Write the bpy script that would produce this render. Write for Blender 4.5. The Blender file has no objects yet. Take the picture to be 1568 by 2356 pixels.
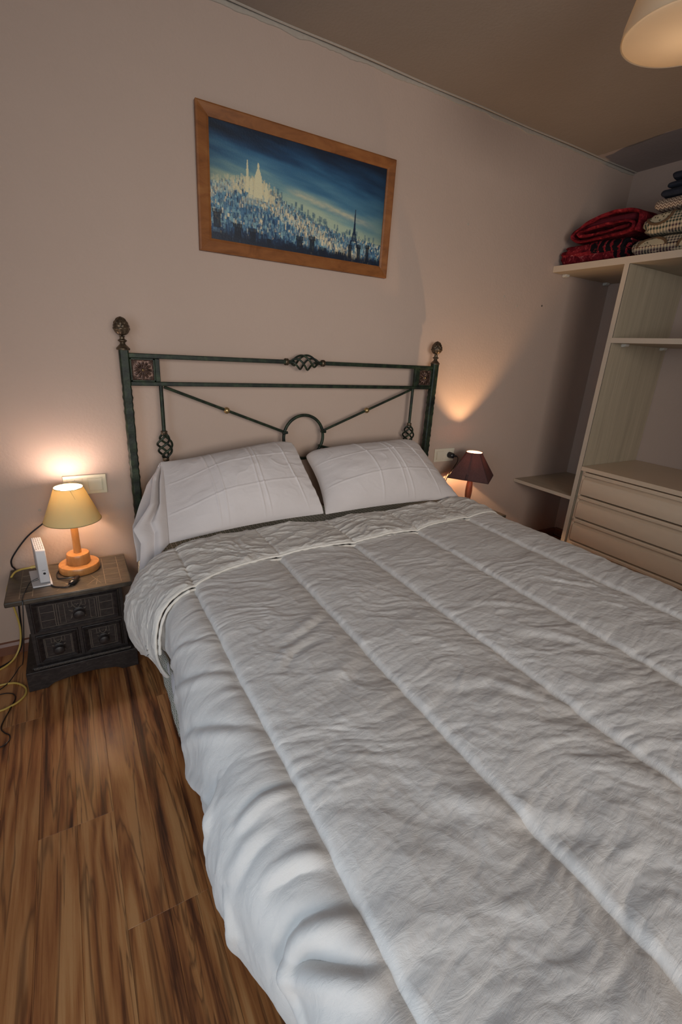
import bpy, math, random
import numpy as np
from mathutils import Matrix, Vector
random.seed(7)
PI = math.pi
SC = bpy.context.scene
COL = SC.collection
FL = -0.02          # floor level
YB = 2.10           # back wall
XR = 3.25           # right wall
XL = -0.95          # left wall
YF = -1.9           # front wall
ZC = 2.42           # ceiling

# ---------------------------------------------------------------- camera
cam_d = bpy.data.cameras.new('camera'); cam = bpy.data.objects.new('camera', cam_d); COL.objects.link(cam)
R_ = Vector((0.86631497, -0.49635298, 0.05596509)); D_ = Vector((-0.11936958, -0.3145237, -0.94171426)); F_ = Vector((0.48502503, 0.80914063, -0.33172604))
m = Matrix.Identity(4)
for i in range(3):
    m[i][0] = R_[i]; m[i][1] = -D_[i]; m[i][2] = -F_[i]
m[2][3] = 1.275
cam.matrix_world = m
cam_d.sensor_fit = 'HORIZONTAL'; cam_d.sensor_width = 36.0; cam_d.lens = 1061.0/1568*36; cam_d.clip_start = 0.02
SC.camera = cam
# ---------------------------------------------------------------- world, light, exposure
w = bpy.data.worlds.new('world'); SC.world = w; w.use_nodes = True
w.node_tree.nodes['Background'].inputs[0].default_value = (0.62, 0.75, 1.0, 1); w.node_tree.nodes['Background'].inputs[1].default_value = 0.6
def area(name, loc, rot, sx, sy, power, col, spread=180):
    l = bpy.data.lights.new(name, 'AREA'); l.shape = 'RECTANGLE'; l.size = sx; l.size_y = sy; l.energy = power; l.color = col; l.spread = math.radians(spread)
    o = bpy.data.objects.new(name, l); COL.objects.link(o); o.location = loc; o.rotation_euler = rot; return o
area('daylight_left_window', (XL+0.03, -0.12, 1.20), (0, -PI/2, 0), 1.2, 1.5, 17, (0.68, 0.85, 1.0))
area('daylight_front_window', (0.30, YF+0.03, 1.50), (PI/2-0.10, 0, -0.22), 1.9, 1.2, 13.5, (1.0, 0.93, 0.85), 78)
SC.view_settings.view_transform = 'Standard'; SC.view_settings.look = 'None'; SC.view_settings.exposure = 0.0; SC.view_settings.gamma = 1.0
SC.view_settings.use_curve_mapping = False

# ---------------------------------------------------------------- helpers
def lin(c):
    return tuple(((v/255)/12.92 if v/255 <= 0.04045 else ((v/255+0.055)/1.055)**2.4) for v in c)
class NT:
    def __init__(s, name):
        s.m = bpy.data.materials.new(name); s.m.use_nodes = True; s.t = s.m.node_tree; s.b = s.t.nodes['Principled BSDF']
    def n(s, typ, **kw):
        nd = s.t.nodes.new(typ)
        for k, v in kw.items():
            if k.startswith('i_'):
                nm = k[2:]
                nm = int(nm) if nm.isdigit() else nm.replace('_', ' ')
                if isinstance(v, bpy.types.NodeSocket): s.t.links.new(v, nd.inputs[nm])
                else: nd.inputs[nm].default_value = v
            else: setattr(nd, k, v)
        return nd
    def link(s, a, b): s.t.links.new(a, b)
    def ramp(s, fac, stops):
        r = s.n('ShaderNodeValToRGB', i_Fac=fac); e = r.color_ramp.elements
        e[0].position, e[0].color = stops[0][0], (*stops[0][1], 1); e[1].position, e[1].color = stops[-1][0], (*stops[-1][1], 1)
        for p, c in stops[1:-1]:
            x = e.new(p); x.color = (*c, 1)
        return r.outputs[0]
    def coord(s, scale=(1, 1, 1), kind='Object', rnd=0):
        tc = s.n('ShaderNodeTexCoord').outputs[kind]
        mp = s.n('ShaderNodeMapping', i_Scale=scale, i_Vector=tc)
        if rnd:
            oi = s.n('ShaderNodeObjectInfo').outputs['Random']
            mu = s.n('ShaderNodeMath', operation='MULTIPLY', i_0=oi, i_1=float(rnd)).outputs[0]
            cb = s.n('ShaderNodeCombineXYZ', i_0=mu, i_1=mu, i_2=mu).outputs[0]
            s.link(cb, mp.inputs['Location'])
        return mp.outputs[0]
    def noise(s, vec, scale=5, detail=4, rough=0.5, dist=0.0):
        return s.n('ShaderNodeTexNoise', i_Vector=vec, i_Scale=float(scale), i_Detail=float(detail), i_Roughness=rough, i_Distortion=dist).outputs[0]
    def math(s, op, a, b=0.0):
        return s.n('ShaderNodeMath', operation=op, i_0=a, i_1=b).outputs[0]
    def mix(s, f, a, b, mode='MIX'):
        nd = s.n('ShaderNodeMix', data_type='RGBA', blend_type=mode)
        for i, v in ((0, f), (6, a), (7, b)):
            if isinstance(v, bpy.types.NodeSocket): s.link(v, nd.inputs[i])
            else: nd.inputs[i].default_value = v if i == 0 else (*v[:3], 1)
        return nd.outputs[2]
    def bump(s, h, dist=0.001, strength=1.0):
        s.link(s.n('ShaderNodeBump', i_Height=h, i_Distance=dist, i_Strength=strength).outputs[0], s.b.inputs['Normal'])
    def base(s, c):
        if isinstance(c, bpy.types.NodeSocket): s.link(c, s.b.inputs['Base Color'])
        else: s.b.inputs['Base Color'].default_value = (*c, 1)
    def set(s, rough=None, metal=None, spec=None, **kw):
        if rough is not None: s.b.inputs['Roughness'].default_value = rough
        if metal is not None: s.b.inputs['Metallic'].default_value = metal
        if spec is not None: s.b.inputs['Specular IOR Level'].default_value = spec
        for k, v in kw.items(): s.b.inputs[k.replace('_', ' ')].default_value = v
        return s
MAT = {}
def plain(name, c, rough=0.5, metal=0, var=0.12, scale=30, bump=0.0, spec=0.5):
    t = NT(name); v = t.coord(); n = t.noise(v, scale, 4)
    t.base(t.mix(n, tuple(x*(1-var) for x in c), tuple(min(1, x*(1+var)) for x in c))); t.set(rough, metal, spec)
    if bump: t.bump(n, bump)
    MAT[name] = t.m; return t.m

class MB:
    def __init__(s): s.v = []; s.f = []
    def add(s, vs, fs):
        o = len(s.v); s.v += [tuple(map(float, p)) for p in vs]; s.f += [tuple(i+o for i in f) for f in fs]; return s
    def box(s, a, b):
        x0, y0, z0 = a; x1, y1, z1 = b
        return s.add([(x0,y0,z0),(x1,y0,z0),(x1,y1,z0),(x0,y1,z0),(x0,y0,z1),(x1,y0,z1),(x1,y1,z1),(x0,y1,z1)],
                     [(0,3,2,1),(4,5,6,7),(0,1,5,4),(1,2,6,5),(2,3,7,6),(3,0,4,7)])
    def tube(s, pts, r, n=8, cap=True, closed=False, flat=1.0):
        P = [Vector(p) for p in pts]; k = len(P)
        rr = r if hasattr(r, '__len__') else [r]*k
        T = []
        for i in range(k):
            a = P[(i-1) % k] if (i > 0 or closed) else P[i]; b = P[(i+1) % k] if (i < k-1 or closed) else P[i]
            T.append((b-a).normalized())
        up = Vector((0, 0, 1)) if abs(T[0].z) < 0.9 else Vector((0, 1, 0))
        U = (up - T[0]*up.dot(T[0])).normalized(); vs = []
        for i in range(k):
            U = (U - T[i]*U.dot(T[i])).normalized(); W = T[i].cross(U)
            for j in range(n):
                a = 2*PI*j/n; vs.append(P[i] + (U*math.cos(a)*flat + W*math.sin(a))*rr[i])
        fs = []
        for i in range(k if closed else k-1):
            for j in range(n):
                a = i*n+j; b = i*n+(j+1) % n; c = ((i+1) % k)*n+(j+1) % n; d = ((i+1) % k)*n+j
                fs.append((a, b, c, d))
        if cap and not closed: fs += [tuple(range(n-1, -1, -1)), tuple((k-1)*n+j for j in range(n))]
        return s.add(vs, fs)
    def lathe(s, prof, c=(0, 0, 0), n=32, axis='z', fn=None, cap=True):
        vs = []
        for (r, h) in prof:
            for j in range(n):
                a = 2*PI*j/n; q = r + (fn(a, r, h) if fn else 0)
                p = (q*math.cos(a), q*math.sin(a), h)
                if axis == 'x': p = (h, p[0], p[1])
                elif axis == 'y': p = (p[0], h, p[1])
                vs.append((p[0]+c[0], p[1]+c[1], p[2]+c[2]))
        k = len(prof); fs = []
        for i in range(k-1):
            for j in range(n): fs.append((i*n+j, i*n+(j+1) % n, (i+1)*n+(j+1) % n, (i+1)*n+j))
        if cap: fs += [tuple(range(n-1, -1, -1)), tuple((k-1)*n+j for j in range(n))]
        return s.add(vs, fs)
    def prism(s, poly, lo, hi, ax='y'):
        def P(a, b, h): return {'y': (a, h, b), 'x': (h, a, b), 'z': (a, b, h)}[ax]
        n = len(poly); vs = [P(a, b, lo) for a, b in poly]+[P(a, b, hi) for a, b in poly]
        fs = [tuple(range(n)), tuple(range(2*n-1, n-1, -1))]+[(i, n+i, n+(i+1) % n, (i+1) % n) for i in range(n)]
        return s.add(vs, fs)
    def grid(s, A):
        A = np.asarray(A); h, w_, _ = A.shape; o = len(s.v)
        s.v += [tuple(p) for p in A.reshape(-1, 3).tolist()]
        s.f += [(o+i*w_+j, o+i*w_+j+1, o+(i+1)*w_+j+1, o+(i+1)*w_+j) for i in range(h-1) for j in range(w_-1)]
        return s
    def build(s, name, mat, parent=None, smooth=True, bevel=0.0, auto=None, seg=2):
        me = bpy.data.meshes.new(name); me.from_pydata(s.v, [], s.f); me.validate()
        return finish(me, name, mat, parent, smooth, bevel, auto, seg)
def finish(me, name, mat, parent=None, smooth=True, bevel=0.0, auto=None, seg=2):
    import bmesh
    bm = bmesh.new(); bm.from_mesh(me); bmesh.ops.recalc_face_normals(bm, faces=bm.faces); bm.to_mesh(me); bm.free()
    if mat is not None: me.materials.append(MAT[mat] if isinstance(mat, str) else mat)
    me.polygons.foreach_set('use_smooth', [smooth]*len(me.polygons))
    if smooth: me.set_sharp_from_angle(angle=math.radians(auto or 38))
    o = bpy.data.objects.new(name, me); COL.objects.link(o)
    if parent: o.parent = parent; o.matrix_parent_inverse = Matrix.Translation(-Vector(world_loc(parent)))
    if bevel:
        b = o.modifiers.new('bevel', 'BEVEL'); b.width = bevel; b.segments = seg; b.limit_method = 'ANGLE'; b.harden_normals = False
    return o
def world_loc(o):
    l = Vector(o.location)
    while o.parent is not None:
        l = l + o.matrix_parent_inverse.translation; o = o.parent; l = l + Vector(o.location)
    return l
def fast_grid(name, A, mat, parent=None, colors=None):
    A = np.asarray(A, dtype=np.float32); h, w_, _ = A.shape; me = bpy.data.meshes.new(name)
    idx = np.arange(h*w_).reshape(h, w_)
    q = np.stack([idx[:-1, :-1], idx[:-1, 1:], idx[1:, 1:], idx[1:, :-1]], -1).reshape(-1, 4)
    me.vertices.add(h*w_); me.vertices.foreach_set('co', A.reshape(-1)); n = len(q)
    me.loops.add(n*4); me.loops.foreach_set('vertex_index', q.reshape(-1).astype(np.int32))
    me.polygons.add(n); me.polygons.foreach_set('loop_start', np.arange(n, dtype=np.int32)*4); me.polygons.foreach_set('loop_total', np.full(n, 4, dtype=np.int32))
    me.update(calc_edges=True); me.polygons.foreach_set('use_smooth', np.ones(n, dtype=bool))
    me.materials.append(MAT[mat])
    if colors is not None:
        a = me.color_attributes.new('paint', 'FLOAT_COLOR', 'POINT'); c = np.ones((h*w_, 4), np.float32); c[:, :3] = colors.reshape(-1, 3); a.data.foreach_set('color', c.reshape(-1))
    o = bpy.data.objects.new(name, me); COL.objects.link(o)
    if parent: o.parent = parent; o.matrix_parent_inverse = Matrix.Translation(-Vector(world_loc(parent)))
    return o
def tag(o, label=None, cat=None, group=None, kind=None):
    if label: o['label'] = label
    if cat: o['category'] = cat
    if group: o['group'] = group
    if kind: o['kind'] = kind
    return o
def thing(name, label, cat, loc=(0, 0, 0), group=None):
    o = bpy.data.objects.new(name, None); COL.objects.link(o); o.location = loc; o.empty_display_size = 0.1
    return tag(o, label, cat, group)
def copy_tree(o, parent=None):
    c = o.copy(); COL.objects.link(c)
    if parent: c.parent = parent; c.matrix_parent_inverse = o.matrix_parent_inverse.copy()
    for ch in list(o.children): copy_tree(ch, c)
    return c
def interp(xs, ys, x): return np.interp(x, xs, ys)
def smoothpts(pts, n=8):
    P = [Vector(p) for p in pts]; P = [P[0]*2-P[1]]+P+[P[-1]*2-P[-2]]; out = []
    for i in range(1, len(P)-2):
        for k in range(n):
            t = k/n; a, b, c, d = P[i-1], P[i], P[i+1], P[i+2]
            out.append(0.5*((2*b)+(c-a)*t+(2*a-5*b+4*c-d)*t*t+(3*b-a-3*c+d)*t**3))
    out.append(P[-2]); return out
# gradient noise in numpy
def pn(x, y, seed=0):
    r = np.random.RandomState(seed); G = r.uniform(0, 2*PI, 4096)
    xi = np.floor(x).astype(int); yi = np.floor(y).astype(int); xf = x-xi; yf = y-yi
    def g(i, j): a = G[((i*73856093) ^ (j*19349663)) & 4095]; return np.cos(a), np.sin(a)
    u = xf**3*(xf*(xf*6-15)+10); v = yf**3*(yf*(yf*6-15)+10)
    def d(i, j): c, s = g(xi+i, yi+j); return c*(xf-i)+s*(yf-j)
    return 1.4*((d(0, 0)*(1-u)+d(1, 0)*u)*(1-v)+(d(0, 1)*(1-u)+d(1, 1)*u)*v)
def fbm(x, y, seed=0, o=4, g=0.5):
    return sum(g**i*pn(x*2**i+i*17.3, y*2**i+i*9.1, seed+i) for i in range(o))
def ridge(x, y, seed=0, o=3, sharp=3.0):
    s = 0
    for i in range(o): s = s+0.5**i*np.exp(-np.abs(pn(x*1.9**i+i*5, y*1.9**i+i*3, seed+i))*sharp*2)
    return s
def ss(a, b, x): t = np.clip((x-a)/(b-a), 0, 1); return t*t*(3-2*t)

# ---------------------------------------------------------------- materials
def mat_wall(name, a, b, rough=0.85, joint=None):
    t = NT(name); v = t.coord(); big = t.noise(v, 1.3, 3); mid = t.noise(v, 7, 5, 0.6)
    c = t.mix(big, a, b); c = t.mix(t.math('MULTIPLY', mid, 0.18), c, tuple(x*0.8 for x in a)); 
    if joint: c = joint(t, c)
    t.base(c); t.set(rough, spec=0.25)
    h = t.math('ADD', t.noise(v, 90, 3), t.math('MULTIPLY', t.noise(v, 9, 4), 2.2)); t.bump(h, 0.0016, 0.55); MAT[name] = t.m
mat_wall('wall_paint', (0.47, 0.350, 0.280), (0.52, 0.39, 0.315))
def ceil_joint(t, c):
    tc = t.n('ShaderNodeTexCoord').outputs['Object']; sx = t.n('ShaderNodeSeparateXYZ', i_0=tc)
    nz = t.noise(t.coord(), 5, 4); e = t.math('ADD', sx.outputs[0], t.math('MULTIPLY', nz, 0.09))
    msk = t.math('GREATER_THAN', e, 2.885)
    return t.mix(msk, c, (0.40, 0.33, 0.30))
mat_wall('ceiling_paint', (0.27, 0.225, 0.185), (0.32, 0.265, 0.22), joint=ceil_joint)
plain('plaster_edge', (0.40, 0.345, 0.285), 0.9, var=0.1, bump=0.002, scale=60)
plain('skirting_wood', (0.20, 0.085, 0.05), 0.4, var=0.35, scale=12)

def mat_planks():
    t = NT('walnut_laminate')
    oi = t.n('ShaderNodeObjectInfo').outputs['Random']
    v = t.coord((1, 0.16, 1), rnd=37)
    warp = t.noise(v, 5.0, 2, 0.5, 0.6)
    v2 = t.coord((1, 0.05, 1), rnd=91)
    sep = t.n('ShaderNodeSeparateXYZ', i_0=t.coord(rnd=13))
    band = t.math('SINE', t.math('ADD', t.math('MULTIPLY', sep.outputs[0], 95.0), t.math('MULTIPLY', warp, 34.0)))
    fine = t.noise(v2, 160, 4, 0.7)
    streak = t.noise(v2, 22, 4, 0.62, 1.0)
    k = t.math('ADD', t.math('MULTIPLY', band, 0.10), t.math('ADD', t.math('MULTIPLY', streak, 1.05), t.math('MULTIPLY', fine, 0.34))); k = t.math('SUBTRACT', k, 0.09)
    k = t.math('ADD', k, t.math('MULTIPLY', oi, 0.16))
    k = t.math('ADD', t.math('MULTIPLY', t.math('SUBTRACT', k, 0.60), 1.55), 0.60)
    c = t.ramp(k, [(0.26, (0.050, 0.017, 0.008)), (0.42, (0.15, 0.052, 0.019)), (0.58, (0.30, 0.112, 0.036)), (0.76, (0.41, 0.175, 0.058)), (1.0, (0.52, 0.26, 0.10))])
    vn = t.noise(t.coord((1, 0.055, 1), rnd=53), 17, 3, 0.55, 1.4); va = t.math('ABSOLUTE', t.math('SUBTRACT', vn, 0.5)); vm = t.math('SUBTRACT', 1.0, t.math('MULTIPLY', va, 26.0)); vm = t.math('MULTIPLY', t.math('MAXIMUM', vm, 0.0), 0.62)
    c = t.mix(vm, c, (0.035, 0.014, 0.008))
    red = t.mix(t.math('MULTIPLY', oi, 0.5), c, (0.28, 0.085, 0.035), 'MIX')
    t.base(t.mix(0.35, c, red)); t.set(0.33, spec=0.5)
    t.link(t.math('ADD', t.math('MULTIPLY', fine, 0.16), 0.25), t.b.inputs['Roughness']); t.bump(fine, 0.0003, 0.5)
    MAT['walnut_laminate'] = t.m
mat_planks()
def mat_iron():
    t = NT('green_iron'); v = t.coord(); n = t.noise(v, 28, 5, 0.65)
    t.base(t.ramp(n, [(0.33, (0.007, 0.009, 0.008)), (0.5, (0.016, 0.024, 0.014)), (0.68, (0.036, 0.054, 0.026))])); t.set(0.5, 0.15, 0.35); t.bump(t.noise(v, 120, 3), 0.0006); MAT['green_iron'] = t.m
    t = NT('aged_bronze'); v = t.coord(); n = t.noise(v, 70, 4, 0.6)
    t.base(t.ramp(n, [(0.3, (0.035, 0.024, 0.016)), (0.7, (0.19, 0.135, 0.085))])); t.set(0.42, 0.7); t.bump(n, 0.0006); MAT['aged_bronze'] = t.m
    t = NT('dark_copper'); n = t.noise(t.coord(), 120, 4, 0.6)
    t.base(t.ramp(n, [(0.3, (0.03, 0.016, 0.012)), (0.7, (0.15, 0.085, 0.062))])); t.set(0.4, 0.6); t.bump(n, 0.0006); MAT['dark_copper'] = t.m
mat_iron()
plain('brass', (0.42, 0.29, 0.13), 0.32, 0.8, var=0.25, scale=90)
def mat_cloth(name, c, sc=900, rough=0.9, bump=0.00025, var=0.05, wr=0.0):
    t = NT(name); v = t.coord(); n = t.noise(v, 14, 5, 0.6)
    t.base(t.mix(n, tuple(x*(1-var) for x in c), tuple(min(1, x*(1+var)) for x in c))); t.set(rough, spec=0.2, Sheen_Weight=0.15)
    h = t.noise(t.coord((1, 0.5, 1)), sc*0.3, 3, 0.6)
    if wr:
        h = t.math('ADD', t.math('MULTIPLY', h, 0.12), t.math('MULTIPLY', t.noise(t.coord((0.8, 2.2, 1)), 26, 6, 0.68, 0.7), 1.0)); bump = wr
    t.bump(h, bump, 0.8); MAT[name] = t.m
mat_cloth('duvet_cotton', (0.60, 0.56, 0.522), wr=0.0022)
mat_cloth('cuff_cotton', (0.62, 0.575, 0.52), wr=0.004)
mat_cloth('pillow_cotton', (0.61, 0.55, 0.525), wr=0.0015)
mat_cloth('white_sheet', (0.70, 0.69, 0.70), wr=0.002)
mat_cloth('piping_cord', (0.70, 0.65, 0.58))
mat_cloth('mattress_ticking', (0.55, 0.53, 0.5))
def mat_rings():
    t = NT('ringed_sheet'); tc = t.coord((1, 1, 1))
    sp = t.n('ShaderNodeSeparateXYZ', i_0=tc); vec = t.n('ShaderNodeCombineXYZ', i_0=t.math('ADD', sp.outputs[0], sp.outputs[2]), i_1=sp.outputs[1], i_2=0.0).outputs[0]
    vo = t.n('ShaderNodeTexVoronoi', i_Vector=vec, i_Scale=52.0, i_Randomness=0.10, voronoi_dimensions='2D').outputs['Distance']
    d = t.math('ABSOLUTE', t.math('SUBTRACT', vo, 0.27)); k = t.math('LESS_THAN', d, 0.085)
    t.base(t.mix(k, (0.66, 0.66, 0.60), (0.10, 0.15, 0.07))); t.set(0.9); MAT['ringed_sheet'] = t.m
mat_rings()
def mat_wood(name, a, b, c, sx=(1, 1, 1), scale=14, rough=0.35, spec=0.5):
    t = NT(name); n = t.noise(t.coord(sx), scale, 5, 0.6, 0.8)
    t.base(t.ramp(n, [(0.3, a), (0.5, b), (0.72, c)])); t.set(rough, spec=spec); t.bump(n, 0.0004, 0.5); MAT[name] = t.m
mat_wood('frame_wood', (0.17, 0.058, 0.017), (0.25, 0.090, 0.026), (0.31, 0.125, 0.038), (1.5, 1.5, 3.5), 5, 0.45, 0.3)
mat_wood('beech', (0.36, 0.15, 0.045), (0.46, 0.20, 0.062), (0.55, 0.27, 0.09), (5, 5, 0.8), 9, 0.28)
mat_wood('dark_red_wood', (0.12, 0.035, 0.018), (0.19, 0.06, 0.03), (0.26, 0.09, 0.045), (5, 5, 0.8), 9, 0.3)
mat_wood('carved_wood', (0.012, 0.009, 0.009), (0.024, 0.018, 0.017), (0.050, 0.040, 0.035), (2, 1, 6), 22, 0.42)
mat_wood('table_top_wood', (0.040, 0.030, 0.022), (0.070, 0.055, 0.040), (0.115, 0.092, 0.067), (1, 6, 1), 16, 0.36)
plain('worn_ridge', (0.15, 0.12, 0.095), 0.5, var=0.5, scale=60)
plain('ridge_tan', (0.24, 0.19, 0.13), 0.5, var=0.4, scale=60)
def mat_grain(name, a, b, axis):
    sc = {'z': (1, 1, 0.03), 'y': (1, 0.03, 1)}[axis]
    t = NT(name); n = t.noise(t.coord(sc), 130, 4, 0.6, 0.3); n2 = t.noise(t.coord(sc), 25, 3)
    t.base(t.mix(t.math('MULTIPLY', t.math('ADD', n, n2), 0.5), a, b)); t.set(0.5, spec=0.35); MAT[name] = t.m
mat_grain('grey_oak', (0.24, 0.19, 0.125), (0.64, 0.53, 0.38), 'z')
mat_grain('grey_oak_shelf', (0.29, 0.235, 0.17), (0.52, 0.44, 0.33), 'y')
plain('edge_band', (0.56, 0.46, 0.35), 0.45, var=0.04)
plain('drawer_lacquer', (0.66, 0.51, 0.36), 0.38, var=0.03)
plain('dark_gap', (0.05, 0.045, 0.04), 0.8)
plain('switch_plastic', (0.66, 0.59, 0.43), 0.3, var=0.03)
plain('ivory_plastic', (0.68, 0.60, 0.47), 0.35, var=0.03)
plain('router_plastic', (0.62, 0.60, 0.60), 0.4, var=0.02)
plain('black_plastic', (0.012, 0.012, 0.014), 0.35, var=0.2)
plain('slot_dark', (0.05, 0.035, 0.035), 0.7)
plain('yellow_cable', (0.60, 0.42, 0.10), 0.45, var=0.1)
plain('grey_metal', (0.16, 0.18, 0.18), 0.4, 0.4)
plain('clear_plastic', (0.60, 0.56, 0.48), 0.25, var=0.05)
def mat_shade(name, c, trans, rough=0.8, weave=0.0, dark=None):
    t = NT(name); nt = t.t; v = t.coord()
    col = t.mix(t.noise(v, 20, 4), tuple(x*0.95 for x in c), c)
    if weave: col = t.mix(t.math('MULTIPLY', t.noise(t.coord((1, 1, 0.2)), 160, 4, 0.7, 1.5), weave), col, tuple(x*0.4 for x in c))
    d = t.n('ShaderNodeBsdfDiffuse'); tr = t.n('ShaderNodeBsdfTranslucent'); mx = t.n('ShaderNodeMixShader'); mx.inputs[0].default_value = trans
    t.link(col, d.inputs[0]); t.link(col, tr.inputs[0]); t.link(d.outputs[0], mx.inputs[1]); t.link(tr.outputs[0], mx.inputs[2])
    t.link(mx.outputs[0], nt.nodes['Material Output'].inputs[0]); MAT[name] = t.m
mat_shade('cream_paper', (0.82, 0.66, 0.33), 0.15)
mat_shade('burgundy_fabric', (0.155, 0.082, 0.076), 0.17, weave=0.85)
mat_shade('opal_glass', (0.82, 0.70, 0.52), 0.45)
plain('shade_trim', (0.38, 0.27, 0.12), 0.7)
plain('burgundy_trim', (0.045, 0.018, 0.018), 0.8)
def mat_emit(name, c, s):
    t = NT(name); t.base((0.9, 0.9, 0.9)); t.b.inputs['Emission Color'].default_value = (*c, 1); t.b.inputs['Emission Strength'].default_value = s; MAT[name] = t.m
mat_emit('bulb_left', (1.0, 0.80, 0.72), 105.0)
mat_emit('bulb_right', (1.0, 0.62, 0.33), 6200.0)
mat_emit('bulb_pendant', (1.0, 0.72, 0.50), 12.0)
t = NT('canvas_paint'); a = t.n('ShaderNodeVertexColor'); a.layer_name = 'paint'; t.base(a.outputs[0]); t.set(0.45); t.bump(t.noise(t.coord(), 160, 3), 0.0004); MAT['canvas_paint'] = t.m
def mat_blankets():
    t = NT('red_fleece'); n = t.noise(t.coord(), 16, 5, 0.7, 2.2)
    t.base(t.ramp(n, [(0.40, (0.085, 0.006, 0.010)), (0.56, (0.20, 0.013, 0.020)), (0.67, (0.30, 0.03, 0.035)), (0.72, (0.46, 0.16, 0.14)), (0.76, (0.26, 0.02, 0.028))])); t.set(0.9, spec=0.1); t.bump(n, 0.004); MAT['red_fleece'] = t.m
    t = NT('red_black_fleece'); n = t.noise(t.coord((1, 1, 1)), 9, 4, 0.6, 2.6)
    sp = t.n('ShaderNodeSeparateXYZ', i_0=t.coord()); g = t.math('LESS_THAN', t.math('ADD', sp.outputs[1], t.math('MULTIPLY', n, 0.22)), 1.99)
    st = t.math('GREATER_THAN', t.math('SINE', t.math('ADD', t.math('MULTIPLY', sp.outputs[1], 150.0), t.math('MULTIPLY', n, 9.0))), -0.55)
    top = t.math('GREATER_THAN', sp.outputs[2], 1.868)
    red = t.ramp(t.noise(t.coord(), 22, 5, 0.7, 2.5), [(0.4, (0.085, 0.006, 0.010)), (0.58, (0.22, 0.015, 0.022)), (0.68, (0.46, 0.15, 0.14)), (0.73, (0.24, 0.02, 0.03))])
    blk = t.math('MULTIPLY', t.math('MULTIPLY', g, st), 1.0)
    low = t.math('LESS_THAN', t.math('ADD', sp.outputs[1], t.math('MULTIPLY', n, 0.1)), 1.80)
    blk = t.math('MAXIMUM', t.math('MULTIPLY', blk, top), t.math('MULTIPLY', low, st))
    t.base(t.mix(blk, red, (0.006, 0.005, 0.007))); t.set(0.9, spec=0.1); MAT['red_black_fleece'] = t.m
    t = NT('dark_red_fleece'); n = t.noise(t.coord(), 40, 4); t.base(t.mix(n, (0.11, 0.012, 0.018), (0.17, 0.022, 0.03))); t.set(0.9, spec=0.1); MAT['dark_red_fleece'] = t.m
    t = NT('gingham'); sp = t.n('ShaderNodeSeparateXYZ', i_0=t.coord())
    a = t.math('GREATER_THAN', t.math('SINE', t.math('MULTIPLY', sp.outputs[1], 420.0)), 0.1)
    sz = t.math('ADD', sp.outputs[2], sp.outputs[0])
    b = t.math('GREATER_THAN', t.math('SINE', t.math('MULTIPLY', sz, 420.0)), 0.1)
    s_ = t.math('MULTIPLY', t.math('ADD', a, b), 0.5)
    gr = t.ramp(t.noise(t.coord(), 9, 2), [(0.42, (0.010, 0.030, 0.020)), (0.55, (0.055, 0.016, 0.030))])
    t.base(t.mix(s_, (0.50, 0.40, 0.26), gr)); t.set(0.9); MAT['gingham'] = t.m
    t = NT('dotted_cream'); vo = t.n('ShaderNodeTexVoronoi', i_Vector=t.coord(), i_Scale=62.0, i_Randomness=0.6).outputs['Distance']
    t.base(t.mix(t.math('LESS_THAN', vo, 0.28), (0.44, 0.36, 0.23), (0.09, 0.08, 0.045))); t.set(0.9); MAT['dotted_cream'] = t.m
    plain('brown_braid', (0.11, 0.062, 0.028), 0.9, var=0.4, scale=200)
    t = NT('zigzag_knit'); sp = t.n('ShaderNodeSeparateXYZ', i_0=t.coord())
    zz = t.math('PINGPONG', t.math('ADD', t.math('MULTIPLY', sp.outputs[2], 1.0), t.math('PINGPONG', sp.outputs[1], 0.010)), 0.006)
    t.base(t.mix(t.math('GREATER_THAN', zz, 0.0038), (0.42, 0.33, 0.24), (0.10, 0.05, 0.035))); t.set(0.9); MAT['zigzag_knit'] = t.m
    plain('navy_wool', (0.008, 0.012, 0.024), 0.95, var=0.4, scale=80, bump=0.002)
mat_blankets()

# ================================================================ SETTING
T_ = 0.08
def struct(name, mb, mat, **kw):
    return tag(mb.build(name, mat, **kw), kind='structure')
floor = struct('floor', MB().box((XL-T_, YF-T_, FL-0.05), (XR+T_, YB+T_, FL-0.004)), 'dark_gap', smooth=False)
struct('wall_back', MB().box((XL-T_, YB, FL-0.05), (XR+T_, YB+T_, ZC+T_)), 'wall_paint', smooth=False)
struct('wall_right', MB().box((XR, YF-T_, FL-0.05), (XR+T_, YB, ZC+T_)), 'wall_paint', smooth=False)
struct('ceiling', MB().box((XL-T_, YF-T_, ZC), (XR, YB, ZC+T_)), 'ceiling_paint', smooth=False)
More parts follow.
